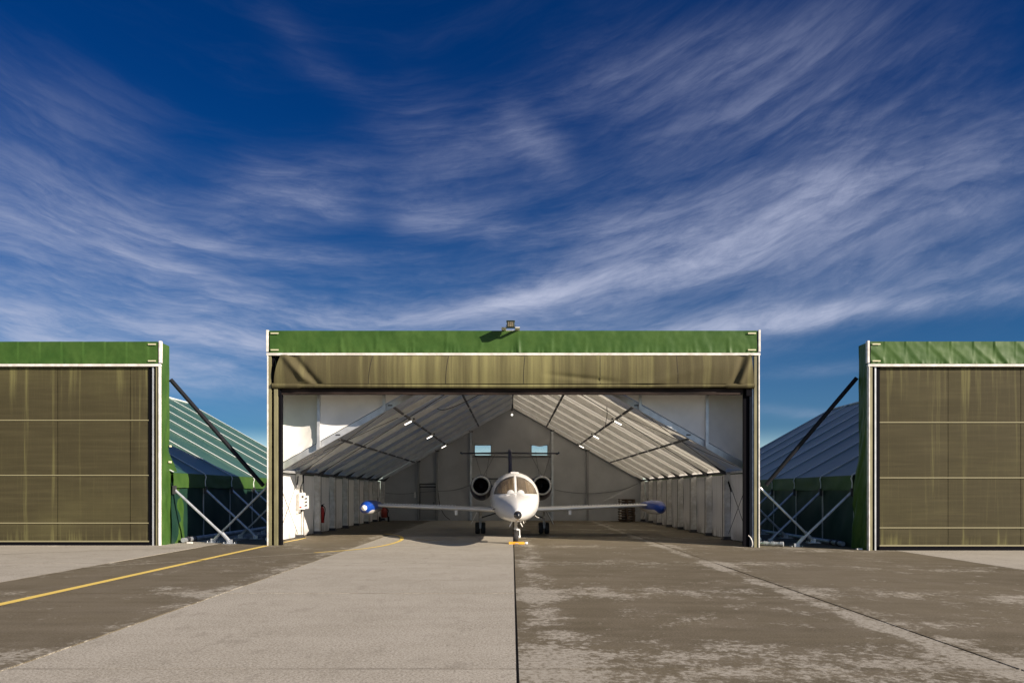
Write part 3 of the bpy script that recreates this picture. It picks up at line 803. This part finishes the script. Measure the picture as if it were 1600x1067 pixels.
obj('hanging_hose', MB().tube(smooth_pts([(-4.3,yw-.1,1.9),(-4.2,yw-.12,1.0),(-3.95,yw-.15,.35),(-3.6,yw-.2,.04)]), .02, 6), DARKG, h)
# outer green gable behind the end wall lining
obj('junction_box', MB().box(-5.66, -5.54, yw-.13, yw-.02, 1.28, 1.60), WPLAS, h)

# portal back closure between portal and tent so no light leaks
for s in (-1, 1):
    obj('throat_panel', MB().box(min(s*7.30, s*7.62), max(s*7.30, s*7.62), 1.20, 1.225, .02, zi(7.3)+.2), INFILL, h)
# end gables of the closed hangars
for hh, FRk, ZOk, XOk in ((H2, FR2, ZO2, XO2), (H3, FR3, ZO3, XO3)):
    for yy in (FRk[-1]+.03,):
        obj('end_gable', MB().prism([(-XOk+.05, -.05), (XOk-.05, -.05), (XOk-.05, ZOk(XOk)), (0, ZOk(0)-.03), (-XOk+.05, ZOk(XOk))], 'y', yy, yy+.03), GREEN_DK, hh)

# tall dark struts from the outer portals down to the open hangar's eave
def tall_strut(a, b, hh, base):
    a, b = Vector(a)-Vector(base), Vector(b)-Vector(base)
    o = obj('tall_strut', MB().tube([a, b], .066, 10), STRUTD, hh)
    m_ = a.lerp(b, .14); obj('strut_end', MB().tube([a, m_], .062, 10), GALV, o)
    return o
tall_strut((-10.58, 25.20, 5.08), (-7.78, 25.45, 1.80), H2, H2.location)
tall_strut((10.58, 24.95, 5.10), (7.95, 25.45, 1.82), H3, H3.location)
# white labels on the left hangar's side sheet
for z, w in ((3.02, .10), (2.53, .16)):
    obj('side_label', MB().box(7.815, 7.84, .70-w, .70+w*.2, z-.025, z+.03), LABEL, H2)

# ------------------------------------------------------------------ lights and small equipment
fl = thing('floodlight', 'square dark floodlight on the roof edge of the open hangar', 'floodlight', (-.04, 24.14, 6.455)); fl.scale = (.74, .85, .72)
obj('bracket', MB().box(-.36, .36, .44, .52, .002, .03).box(-.37, -.17, .0, .5, .031, .06).box(.17, .37, .0, .5, .031, .06), WHITEM, fl)
obj('yoke', MB().bar((-.175, .02, .03), (-.175, -.02, .15), .02, .03).bar((.175, .02, .03), (.175, -.02, .15), .02, .03).box(-.185, .185, -.0, .09, .031, .05), DARKG, fl)
bd = obj('housing', MB().prism([(-.16, .03), (-.20, .24), (.10, .26), (.13, .14), (.06, .02)], 'x', -.155, .155), LBODY, fl, bevel=.01)
obj('housing_cap', MB().box(-.17, .17, -.215, .10, .262, .285), LBODY, fl)
lg = obj('lens', MB().prism([(-.166, .045), (-.205, .225), (-.197, .227), (-.158, .047)], 'x', -.105, .105), LGLASS, fl)
for xx in (-.05, .05): obj('lamp_grille', MB().bar((xx, -.170, .05), (xx, -.209, .22), .006, .006), DARKG, fl)

for s in (-1, 1):
    for i, kk in enumerate((1.45, 4.4, 7.4)):
        y = 24.5+FR[0]+2.6*kk; x = s*3.82+.04
        z = ZI(3.82)-.14
        side = 'left' if s < 0 else 'right'
        lb = {0: 'nearest long strip light hanging under the %s roof slope', 1: 'middle strip light hanging under the %s roof slope', 2: 'farthest strip light hanging under the %s roof slope'}[i] % side
        t = thing('ceiling_light', lb, 'ceiling light', (x, y, z), 0, 'strip lights under the hangar roof')
        obj('lamp_body', MB().bar((-s*.16, -.0, .10), (s*.16, 0, -.07), .16, .05), WPLAS, t)
        obj('diffuser', MB().bar((-s*.12, -.0, .036), (s*.12, 0, -.088), .10, .04), LAMPW, t, bevel=.008)
        obj('hanger', MB().tube([(-s*.03, 0, .03), (-s*.03, 0, .17)], .012, 6), BLACK, t)
        obj('end_cap', MB().box(min(-s*.18,-s*.24), max(-s*.18,-s*.24), -.03, .03, .10, .15), BLACK, t)
t = thing('ceiling_light', 'small lamp hanging on a rod from the ridge above the jet tail', 'ceiling light', (.0, 45.4, 6.0), 0, 'strip lights under the hangar roof')
obj('hanger', MB().tube([(0,0,.1),(0,0,.50)], .025, 6), BLACK, t); obj('lamp_body', MB().box(-.06,.06,-.10,.10,-.06,.10), WPLAS, t); obj('diffuser', MB().box(-.05,.05,-.09,.09,-.12,-.061), LAMPW, t)

# electrical box on the second left post
yk = 24.5+FR[1]
t = thing('electrical_box', 'white electrical box with red button and sockets on the left post', 'electrical box', (-7.30, yk-.10, .98))
obj('cabinet', MB().box(-.10, .10, -.06, .05, .02, .60), WPLAS, t, bevel=.01)
obj('socket_panel', MB().box(.102, .20, -.05, .10, .05, .50), WPLAS, t)
obj('stop_button', MB().tube([(-.04, -.06, .10), (-.04, -.10, .10)], .030, 10), RED, t)
for i in range(3):
    obj('socket', MB().tube([(.15, -.052, .16+.12*i), (.15, -.085, .16+.12*i)], .032, 8), DARKG, t)
obj('switch', MB().box(.0, .06, -.075, -.061, .42, .50), DARKG, t)
obj('supply_cable', MB().tube(smooth_pts([(-.05,0,.60),(-.06,.02,.8),(.02,.04,1.0),(.0,.06,1.25),(-.02,.08,1.36)]), .018, 6), BLACK, t)
obj('cable_gland', MB().tube([(-.03,-.0,.02),(-.03,0,-.06)], .03, 8).tube(smooth_pts([(-.03,0,-.05),(-.08,-.02,-.12),(-.14,-.02,-.08)]), .014, 6), BLACK, t)

def extinguisher(loc, label, sc=1., name='fire_extinguisher'):
    t = thing(name, label, 'fire extinguisher', loc)
    obj('cylinder', MB().lathe([(0,.0),(.0,.085*sc),(.50*sc,.085*sc),(.56*sc,.06*sc),(.60*sc,.025*sc),(.60*sc,0)], 16, 'z'), RED, t, smooth=True)
    obj('valve', MB().box(-.03*sc,.05*sc,-.02*sc,.02*sc,.60*sc,.66*sc).bar((0,0,.66*sc),(.09*sc,0,.70*sc),.02,.015), BLACK, t)
    obj('hose', MB().tube(smooth_pts([(.04*sc,-.02,.63*sc),(.12*sc,-.03,.52*sc),(.10*sc,-.06,.25*sc),(.08*sc,-.08,.10*sc)]), .016*sc, 6), BLACK, t)
    obj('bracket', MB().box(-.10*sc,.0,.03,.09*sc,.12*sc,.16*sc), DARKG, t)
    return t
extinguisher((-7.33, 24.5+FR[2]+.35, .42), 'red fire extinguisher on the sunless left wall behind the second post', 1.05)
t = thing('wheeled_extinguisher', 'faded red wheeled fire extinguisher in the far left corner behind the wing tank', 'wheeled extinguisher', (-6.95, 44.2, 0))
obj('tank', MB().lathe([(.22,0),(.22,.17),(.70,.17),(.78,.10),(.82,0)], 16, 'z'), REDD, t, smooth=True)
for s in (-1, 1): obj('wheel', MB().tube([(s*.20,0,.14),(s*.27,0,.14)], .14, 16), TYRE, t)
obj('handle', MB().tube([(-.14,.14,.2),(-.14,.22,.98),(.14,.22,.98),(.14,.14,.2)], .016, 6), DARKG, t)
obj('hose', MB().tube(smooth_pts([(.1,-.1,.75),(.24,-.15,.6),(.2,-.17,.4),(.22,-.12,.25)]), .022, 6), BLACK, t)

# stack of pallets at the right of the end wall
t = thing('pallet_stack', 'tall stack of dark brown pallets with pale blocks near the right wall', 'pallet stack', (6.28, 44.6, gz(6.3)))
for i in range(9):
    z = .02+.138*i; jx = random.uniform(-.02, .02)
    p = MB().box(-.42+jx, .42+jx, -.4, .4, z+.090, z+.130).box(-.36+jx, .36+jx, -.25, .38, z+.023, z+.089)
    p.box(-.42+jx,-.32+jx,-.4,.4,z,z+.022).box(-.05+jx,.05+jx,-.4,.4,z,z+.022).box(.32+jx,.42+jx,-.4,.4,z,z+.022)
    po = obj('pallet', p, BROWN, t)
    for j, xx in enumerate((-.37, 0, .37)):
        obj('block', MB().box(xx-.05+jx, xx+.05+jx, -.4, -.28, z+.023, z+.097), PALE if j == 0 and i in (1,2,3,4,7,8) else BROWN, po)
for s_, (x_, y_) in enumerate(((5.93, 44.1),)):
    pass
# loose tube on the ground beside the right jamb
t = thing('ground_tube', 'short galvanised tube with end clamps lying on the ground right of the open hangar', 'tube', (8.2, 25.35, gz(8.2)+.075))
obj('tube', MB().tube([(-.75, .35, 0), (.22, -.15, 0)], .065, 10), GALV, t)
for k in (.05, .30, .50): 
    a = Vector((.22, -.15, 0)).lerp(Vector((-.75, .35, 0)), k); d_ = Vector((-.97, .50, 0)).normalized()*.05
    obj('clamp', MB().tube([a-d_, a+d_], .080, 10), GALV, t)
st = obj('strap', MB().tube(smooth_pts([(7.10,24.42,.30),(7.17,24.40,.22),(7.22,24.40,.05),(7.20,24.42,-.04)]), .018, 6), WHITEM)
tag(st, 'short white strap hanging at the foot of the right jamb', 'strap')
for (x_, y_, lb) in ((-10.05, 25.35, 'white tarp weight lying at the foot of the left hangar side sheet'), (10.40, 24.35, 'white tarp weight at the foot of the right hangar corner')):
    o = obj('tarp_weight', MB().box(-.09,.09,-.05,.05,0,.05), WHITEM, None, (x_, y_, gz(x_)), bevel=.015); tag(o, lb, 'weight')

# ------------------------------------------------------------------ the jet
JR = R(1.1)
jet = thing('business_jet', 'white business jet with black nose and blue wing tip tanks in the open hangar', 'jet', (.12, 25.4, 0), JR)
# local: -y is forward, nose wheel at y = 0
YN = -2.50
# stations: y from nose, half width, z top, z bottom, z of max width, exponent
ST = [(0.0,.004,.955,.945,.95,2),(.03,.055,1.01,.892,.95,2),(.09,.092,1.045,.858,.951,2),(.17,.118,1.072,.832,.952,2),
 (.45,.205,1.165,.772,.965,2),(.8,.305,1.27,.735,1.0,2),(1.2,.42,1.36,.712,1.04,2.05),(1.6,.525,1.43,.70,1.09,2.1),(2.0,.61,1.49,.69,1.14,2.15),
 (2.35,.672,1.535,.68,1.19,2.2),(2.65,.712,1.60,.67,1.23,2.2),(3.0,.745,1.80,.655,1.29,2.15),(3.4,.775,2.02,.64,1.34,2.12),(3.8,.800,2.17,.63,1.38,2.08),
 (4.3,.815,2.255,.615,1.42,2.05),(5.0,.82,2.28,.605,1.44,2),(8.5,.82,2.28,.605,1.44,2),(10.,.74,2.25,.70,1.47,2),(11.5,.56,2.20,.95,1.58,2),(13.0,.33,2.15,1.30,1.75,2),(14.2,.10,2.05,1.75,1.9,2)]
def lerp_st(s):
    for a, b in zip(ST[:-1], ST[1:]):
        if a[0] <= s <= b[0]:
            t = (s-a[0])/(b[0]-a[0]); return [a[i]+(b[i]-a[i])*t for i in range(6)]
    return list(ST[-1])
def smooth_st(s):
    # small smoothing over neighbouring stations
    if s < .25: return lerp_st(s)
    w = .16; r = [lerp_st(max(0, s+o)) for o in (-w, -w/2, 0, w/2, w)]
    return [sum(q[i] for q in r)/5 for i in range(6)]
def fus_pt(s, a):
    _, hw, zt, zb, zc, n = smooth_st(s); c, q = math.cos(a), math.sin(a)
    e = 2/n; x = hw*math.copysign(abs(c)**e, c); hh_ = (zt-zc) if q > 0 else (zc-zb)
    return Vector((x, YN+s, zc + hh_*math.copysign(abs(q)**e, q)))
ss = [.0,.015,.03,.06,.09,.13,.17]; body = [.17,.25,.35,.45]+[.6+.2*k for k in range(22)]+[5.2+.5*k for k in range(18)]+[14.2]
def loft(sl, n=56):
    b = MB(); 
    for s in sl:
        for j in range(n): b.v.append(tuple(fus_pt(s, 2*math.pi*j/n)))
    for k in range(len(sl)-1):
        for j in range(n): b.f.append((k*n+j, k*n+(j+1)%n, (k+1)*n+(j+1)%n, (k+1)*n+j))
    b.f.append(tuple(reversed(range(n)))); b.f.append(tuple((len(sl)-1)*n+j for j in range(n)))
    return b
fus = obj('fuselage', loft(body), PLWH, jet, smooth=True)
rad = obj('nose_cone', loft(ss), RADOME, jet, smooth=True)
obj('nose_probe', MB().lathe([(-.004,0),(-.004,.014),(.02,.016)], 10, 'y', (.02, YN+.015, .94)), CHROME, rad)
def on_surface(x, z):
    """distance along the nose at which the skin passes through front-view point (x,z)"""
    lo, hi = .1, 5.2
    def inside(s):
        _, hw, zt, zb, zc, n = smooth_st(s); hh_ = (zt-zc) if z > zc else (zc-zb)
        return (abs(x)/hw)**n + (abs(z-zc)/max(hh_, .001))**n < 1
    if not inside(hi): return None
    for _ in range(40):
        m_ = (lo+hi)/2
        if inside(m_): hi = m_
        else: lo = m_
    return hi
# windshield: outlines in front view for one side (x outwards), grown onto the skin
def pane(s, grow=0., off=.006):
    # bottom edge from (xi,zb) to (xo,zb2); top edge curve
    bot = [(.045-grow*.6, 1.565-grow), (.36, 1.545-grow), (.685+grow*.8, 1.535-grow)]
    top = [(.045-grow*.6, 2.105+grow), (.15, 2.085+grow), (.30, 2.035+grow), (.44, 1.955+grow), (.55+grow*.3, 1.855+grow*.8), (.63+grow*.6, 1.725+grow*.5), (.685+grow*.9, 1.56)]
    def cv(pts, t):
        L = [0]
        for a, b in zip(pts[:-1], pts[1:]): L.append(L[-1]+math.dist(a, b))
        d = t*L[-1]
        for k in range(len(pts)-1):
            if d <= L[k+1]+1e-9:
                q = (d-L[k])/(L[k+1]-L[k]); return tuple(pts[k][i]+(pts[k+1][i]-pts[k][i])*q for i in (0,1))
        return pts[-1]
    nu, nv = 26, 12; b = MB(); 
    for i in range(nu+1):
        for j in range(nv+1):
            p0 = cv(bot, i/nu); p1 = cv(top, i/nu); v = j/nv
            x = p0[0]+(p1[0]-p0[0])*v; z = p0[1]+(p1[1]-p0[1])*v
            sd = on_surface(x, z)
            while sd is None: x *= .985; z = 1.3+(z-1.3)*.985; sd = on_surface(x, z)
            e = .01
            p = Vector((x, YN+sd, z))
            # outward normal by gradient
            s1 = on_surface(x+e, z) or sd+.05; s2 = on_surface(x, z+e) or sd+.05
            nrm = Vector((s1-sd, -e, s2-sd)); nrm = Vector((nrm.x/e, -1, nrm.z/e)).normalized()
            q = p + nrm*off*(1 if nrm.y < 0 else -1)
            b.v.append((s*q.x, q.y, q.z))
    for i in range(nu):
        for j in range(nv):
            q = i*(nv+1)+j; b.f.append((q, q+nv+1, q+nv+2, q+1))
    return b
for s in (-1, 1):
    fr = obj('windshield_frame', pane(s, .030, .004), DEICE, jet, smooth=True)
    so = fr.modifiers.new('thickness', 'SOLIDIFY'); so.thickness = .006; so.offset = -1
    w = obj('windshield', pane(s, 0, .010), COCKPIT, jet, smooth=True)
    so = w.modifiers.new('thickness', 'SOLIDIFY'); so.thickness = .004; so.offset = -1
cp = MB()
zs_ = [1.54+.6*k/14 for k in range(15)]
pts = [Vector((0, YN+on_surface(.001, z)-.010, z)) for z in zs_]
for a, b_ in zip(pts[:-1], pts[1:]): cp.bar(a, b_, .055, .02, (0,-1,.3))
obj('centre_post', cp, PLWH, jet)
for s in (-1, 1):     # defog outlets at the windshield foot
    b = MB(); n = 14
    cx_ = s*.155; 
    for i in range(n+1):
        for j in range(9):
            th = math.pi*i/n; ph = j/8*math.pi/2
            x = cx_ + .135*math.cos(th)*math.cos(ph); z = 1.535 + .145*math.sin(th)*math.cos(ph)
            sd = on_surface(x, z) or 3.0
            b.v.append((x, YN+sd-.004-.075*math.sin(ph), z))
    for i in range(n):
        for j in range(8):
            q = i*9+j; b.f.append((q, q+9, q+10, q+1))
    obj('defog_outlet', b, PLWH, jet, smooth=True)
    sd = on_surface(.155, 1.53)
    obj('outlet_lip', MB().box(s*.155-.15, s*.155+.15, YN+sd-.035, YN+sd+.02, 1.512, 1.530), DEICE, jet)
# antennas and probes
obj('pitot_probe', MB().tube([(-.64, YN+2.3, 1.10), (-.72, YN+2.15, 1.06), (-.72, YN+2.0, 1.06)], .012, 6), DARKG, jet)
obj('pitot_probe', MB().tube([(-.66, YN+2.6, 1.12), (-.745, YN+2.5, 1.12), (-.745, YN+2.5, 1.20)], .010, 6), DARKG, jet)
obj('pitot_probe', MB().tube([(.62, YN+2.9, .86), (.70, YN+2.8, .80), (.73, YN+2.7, .80)], .016, 6), CHROME, jet)
obj('beacon', MB().lathe([(0,.06),(.05,.05),(.08,0)], 12, 'z', (0, YN+5.6, 2.27)), PLWH, jet, smooth=True)
obj('escape_hatch_rim', MB().prism([(YN+3.95, 2.12), (YN+4.3, 2.275), (YN+5.4, 2.30), (YN+5.4, 2.2), (YN+4.3, 2.16)], 'x', -.14, .14), PLWH, jet, bevel=.02)

# wings
def wing_sec(t, s):
    x = .55 + (4.99-.55)*t; le = 3.60 + 1.12*t; ch = 2.65 - 1.20*t; zc = .94 + .145*t; th = .145 - .055*t
    pr = [(0,0),(.012,.16),(.05,.33),(.15,.47),(.35,.5),(.65,.33),(1,.02),(1,-.02),(.65,-.22),(.35,-.42),(.15,-.42),(.05,-.30),(.012,-.14)]
    return [(s*x, le+ch*p, zc+th*2*q*.72 + .02*(1-p)) for p, q in pr], (x, le, ch, zc, th)
for s in (-1, 1):
    b = MB(); m_ = 13; N = 16
    for k in range(N+1):
        b.v += wing_sec(k/N, s)[0]
    for k in range(N):
        for j in range(m_): b.f.append((k*m_+j, k*m_+(j+1)%m_, (k+1)*m_+(j+1)%m_, (k+1)*m_+j))
    b.f += [tuple(range(m_)), tuple(N*m_+j for j in reversed(range(m_)))]
    wg = obj('wing', b, DEICE, jet, smooth=True)
    # polished leading edge
    b = MB()
    for k in range(N+1):
        sec, (x, le, ch, zc, th) = wing_sec(k/N, s); cc = le
        idx = (2, 1, 0, 12, 11)
        for j in idx:
            p = Vector(sec[j]); b.v.append((p.x, p.y-.012, p.z + (.004 if j in (1, 2) else -.004 if j in (11, 12) else 0)))
    for k in range(N):
        for j in range(4): b.f.append((k*5+j, k*5+j+1, (k+1)*5+j+1, (k+1)*5+j))
    obj('leading_edge', b, LEDGE, wg, smooth=True)
    # row of vortex generators / flap edge seen above the leading edge
    vg = MB()
    for k in range(26):
        sec, (x, le, ch, zc, th) = wing_sec(.36+.60*k/25, s); p = Vector(sec[4])
        vg.bar(p+Vector((-.03, 0, .0)), p+Vector((.03, .06, .0)), .008, .05)
    o = obj('vortex_generator', vg, PLWH, wg); o['kind'] = 'stuff'
    sec, (x, le, ch, zc, th) = wing_sec(.20 if s > 0 else .22, s)
    # stall fence
    sec, (x, le, ch, zc, th) = wing_sec(.36, s)
    obj('wing_fence', MB().prism([(le-.02, zc), (le+.25, zc+.12), (le+ch*.6, zc+.11), (le+ch*.6, zc)], 'x', s*x-.006, s*x+.006), PLWH, wg)
    # landing light / flap track pod below the wing
    sec, (x, le, ch, zc, th) = wing_sec(.42, s)
    x -= .35
    obj('wing_pod', MB().box(s*x-.055, s*x+.055, le+.05, le+.45, zc-.235, zc-.03), PLWH, wg, bevel=.025)
    # tip tank
    tx, ty, tz = s*5.22, 2.95, 1.05
    top = [(0,0),(.03,.055),(.10,.10),(.28,.175),(.55,.225),(.9,.247),(2.2,.25),(3.4,.19),(4.3,.08),(4.6,.02)]
    tk = obj('tip_tank', MB().lathe(top[2:], 28, 'y', (tx, ty, tz)), BLUE, jet, smooth=True)
    obj('tank_nose_light', MB().lathe(top[:3], 28, 'y', (tx, ty, tz)), WPLAS if s < 0 else BLUE, tk, smooth=True)  # sunlit left cap painted white, shaded right cap painted blue
    for j, (ox, oz) in enumerate(((-.03, .03), (.03, -.02), (.0, -.05))):
        obj('light_mark', MB().lathe([(-.004, 0), (-.004, .013), (.03, .013)], 8, 'y', (tx+ox, ty+.035, tz+oz)), DARKG, tk)
    # white lower flank of the tank
    b = MB(); n = 12
    prof = [(.38,.199),(.55,.229),(.9,.251),(1.5,.254),(2.2,.254),(3.4,.194),(4.3,.084)]
    for (t_, r_) in prof:
        for j in range(n+1):
            a = -.10*math.pi - (1.0*math.pi-.2*math.pi)*j/n if t_ > .5 else -.2*math.pi - .6*math.pi*j/n
            b.v.append((tx + r_*math.cos(a), ty+t_, tz + r_*math.sin(a)))
    for k in range(len(prof)-1):
        for j in range(n): q = k*(n+1)+j; b.f.append((q, q+1, q+n+2, q+n+1))
    obj('tank_belly', b, PLWH, tk, smooth=True)
    obj('tank_fin', MB().prism([(ty+3.4, tz+.02), (ty+4.3, tz+.02), (ty+4.9, tz+.02), (ty+4.9, tz), (ty+3.4, tz)], 'x', tx-s*.0, tx+s*.5), BLUE, tk)

# engines
for s in (-1, 1):
    ex, ey, ez = s*1.24, 7.55, 1.86
    rg = MB().lathe([(.10,.315),(.02,.322),(-.02,.345),(-.02,.362),(.03,.382),(.10,.392)], 40, 'y', (ex, ey, ez))
    b = MB(); n = 40
    for (t_, r_, dz2, k_) in ((.10,.392,0,1),(.30,.43,-.035,1.05),(.7,.47,-.075,1.10),(1.4,.48,-.09,1.10),(2.1,.42,-.05,1.05),(2.7,.30,0,1),(2.75,.28,0,1)):
        for j in range(n):
            a = 2*math.pi*j/n; b.v.append((ex+r_*.97*math.cos(a), ey+t_, ez+dz2+r_*k_*math.sin(a)))
    for k in range(6):
        for j in range(n): b.f.append((k*n+j, k*n+(j+1)%n, (k+1)*n+(j+1)%n, (k+1)*n+j))
    b.f.append(tuple(6*n+j for j in range(n)))
    en = obj('engine', b, NAVY, jet, smooth=True)
    obj('intake_ring', rg, WHITEM, en, smooth=True)
    obj('intake_duct', MB().lathe([(.10,.315),(.35,.30),(.55,.30)], 32, 'y', (ex, ey, ez)), NAVY, en, smooth=True)
    fan = MB()
    for k in range(24):
        a = 2*math.pi*k/24; d1 = Vector((math.cos(a), 0, math.sin(a))); t1 = Vector((-math.sin(a), 0, math.cos(a)))
        c0 = Vector((ex, ey+.50, ez))
        i = len(fan.v); fan.v += [tuple(c0+d1*.08-t1*.008), tuple(c0+d1*.08+t1*.012+Vector((0,.05,0))), tuple(c0+d1*.297+t1*.045+Vector((0,.03,0))), tuple(c0+d1*.297-t1*.02-Vector((0,.03,0)))]
        fan.f.append((i, i+1, i+2, i+3))
    obj('fan', fan, DARKM, en)
    obj('spinner', MB().lathe([(.34,0),(.40,.05),(.50,.085),(.60,.09)], 16, 'y', (ex, ey, ez)), DARKG, en, smooth=True)
    obj('duct_end', MB().lathe([(.60,.0),(.60,.305)], 24, 'y', (ex, ey, ez)), BLACK, en)
    obj('engine_pylon', MB().prism([(ey+.5, ez+.02), (ey+2.3, ez+.02), (ey+2.3, ez-.10), (ey+.5, ez-.10)], 'x', min(s*.6, s*.85), max(s*.6, s*.85)), NAVY, jet)
# fin and tailplane
obj('tail_fin', MB().prism([(9.2, 2.15), (10.6, 3.40), (11.0, 3.52), (12.3, 3.52), (12.2, 2.1)], 'x', -.075, .075), NAVY, jet, bevel=.03)
obj('fin_bullet', MB().lathe([(0,.0),(.1,.07),(.5,.10),(1.6,.08),(1.9,0)], 14, 'y', (0, 10.6, 3.40)), NAVY, jet, smooth=True)
for s in (-1, 1):
    obj('tailplane', MB().prism([(min(s*.05, s*.0), 10.9), (s*2.18, 11.5), (s*2.18, 12.2), (min(s*.05, s*.0), 12.3)], 'z', 3.35, 3.39), NAVY, jet, bevel=.02)
    obj('tailplane_tip', MB().tube([(s*2.2, 11.2, 3.37), (s*2.2, 12.3, 3.37)], .045, 8), NAVY, jet)
    obj('ventral_fin', MB().prism([(10.6, 1.05), (12.6, 1.45), (12.6, 1.15), (11.4, .9)], 'x', s*.25-.01, s*.25+.01), NAVY, jet)

def wheel(name, c, r, w, parent, tyre=TYRE):
    t = obj(name, MB().lathe([(-w/2,r*.55),(-w/2,r*.85),(-w*.36,r*.97),(-w*.12,r),(w*.12,r),(w*.36,r*.97),(w/2,r*.85),(w/2,r*.55)], 32, 'x', c), tyre, parent, smooth=True)
    obj('rim', MB().lathe([(-w*.42,0),(-w*.42,r*.50),(-w*.5,r*.56),(w*.5,r*.56),(w*.42,r*.50),(w*.42,0)], 24, 'x', c), ALU, t, smooth=True)
    return t
# nose gear
wheel('nose_wheel', (-.01, 0, .205), .205, .155, jet)
ng = MB().tube([(0, .0, .75), (0, .0, .50)], .045, 12).tube([(0, 0, .50), (0, 0, .43)], .062, 12)
obj('nose_strut', ng, WHITEM, jet)
obj('wheel_fork', MB().bar((-.01, 0, .455), (.115, 0, .425), .05, .05).bar((.115, 0, .44), (.125, 0, .19), .06, .035, (1,0,0)).tube([(.09,0,.205),(.15,0,.205)], .045, 12), PLWH, jet)
obj('torque_link', MB().bar((0, .06, .60), (.03, .14, .50), .05, .02).bar((.03, .14, .50), (0, .06, .42), .05, .02).tube([(-.05,-.02,.62),(.05,-.02,.62)], .022, 8), ALU, jet)
for s in (-1, 1):
    obj('nose_gear_door', MB().prism([(s*.10, .70), (s*.19, .53), (s*.215, .54), (s*.125, .72)], 'y', -.30, .45), PLWH, jet)
obj('drain_mast', MB().bar((.24, .3, .72), (.27, .35, .62), .02, .03).bar((.30, .5, .72), (.33, .55, .64), .02, .03), CHROME, jet)
# main gear
for s in (-1, 1):
    x = s*1.225; y = 5.95
    for o_ in (-.105, .105): wheel('main_wheel', (x+o_, y, .225), .225, .185, jet)
    obj('main_strut', MB().tube([(x, y, .90), (x, y, .58)], .055, 12).tube([(x, y, .58), (x, y, .24)], .035, 12).tube([(x-.05, y-.05, .62), (x+.05, y-.05, .62)], .05, 12), WHITEM, jet)
    obj('brake_line', MB().tube([(x-.02, y-.06, .55), (x-.03, y-.20, .42), (x-.02, y-.24, .22)], .014, 6).tube([(x+.02, y-.06, .55), (x+.03, y-.20, .42), (x+.02, y-.24, .22)], .014, 6), ALU, jet)
    obj('gear_door', MB().prism([(x+s*.10, .84), (x+s*.34, .38), (x+s*.36, .39), (x+s*.13, .86)], 'y', y-.32, y+.25), PLWH, jet)
    obj('side_brace', MB().tube([(x-s*.05, y, .62), (s*.60, y, .80)], .022, 8), DARKG, jet)

ch = thing('wheel_chock', 'orange yellow wheel chock in front of the jet nose wheel', 'wheel chock', (.22, 25.05, 0))
obj('chock_bar', MB().prism([(-.055, .0), (.055, .0), (.035, .075), (-.035, .075)], 'x', -.32, .17), YEL, ch, bevel=.008)
obj('chock_end', MB().lathe([(0,.0),(0,.06),(.06,.06),(.06,.0)], 16, 'z', (.21, 0, .01)), WHITEM, ch)
obj('chock_stripe', MB().box(-.12, -.02, -.058, -.050, .012, .035), ALU, ch)
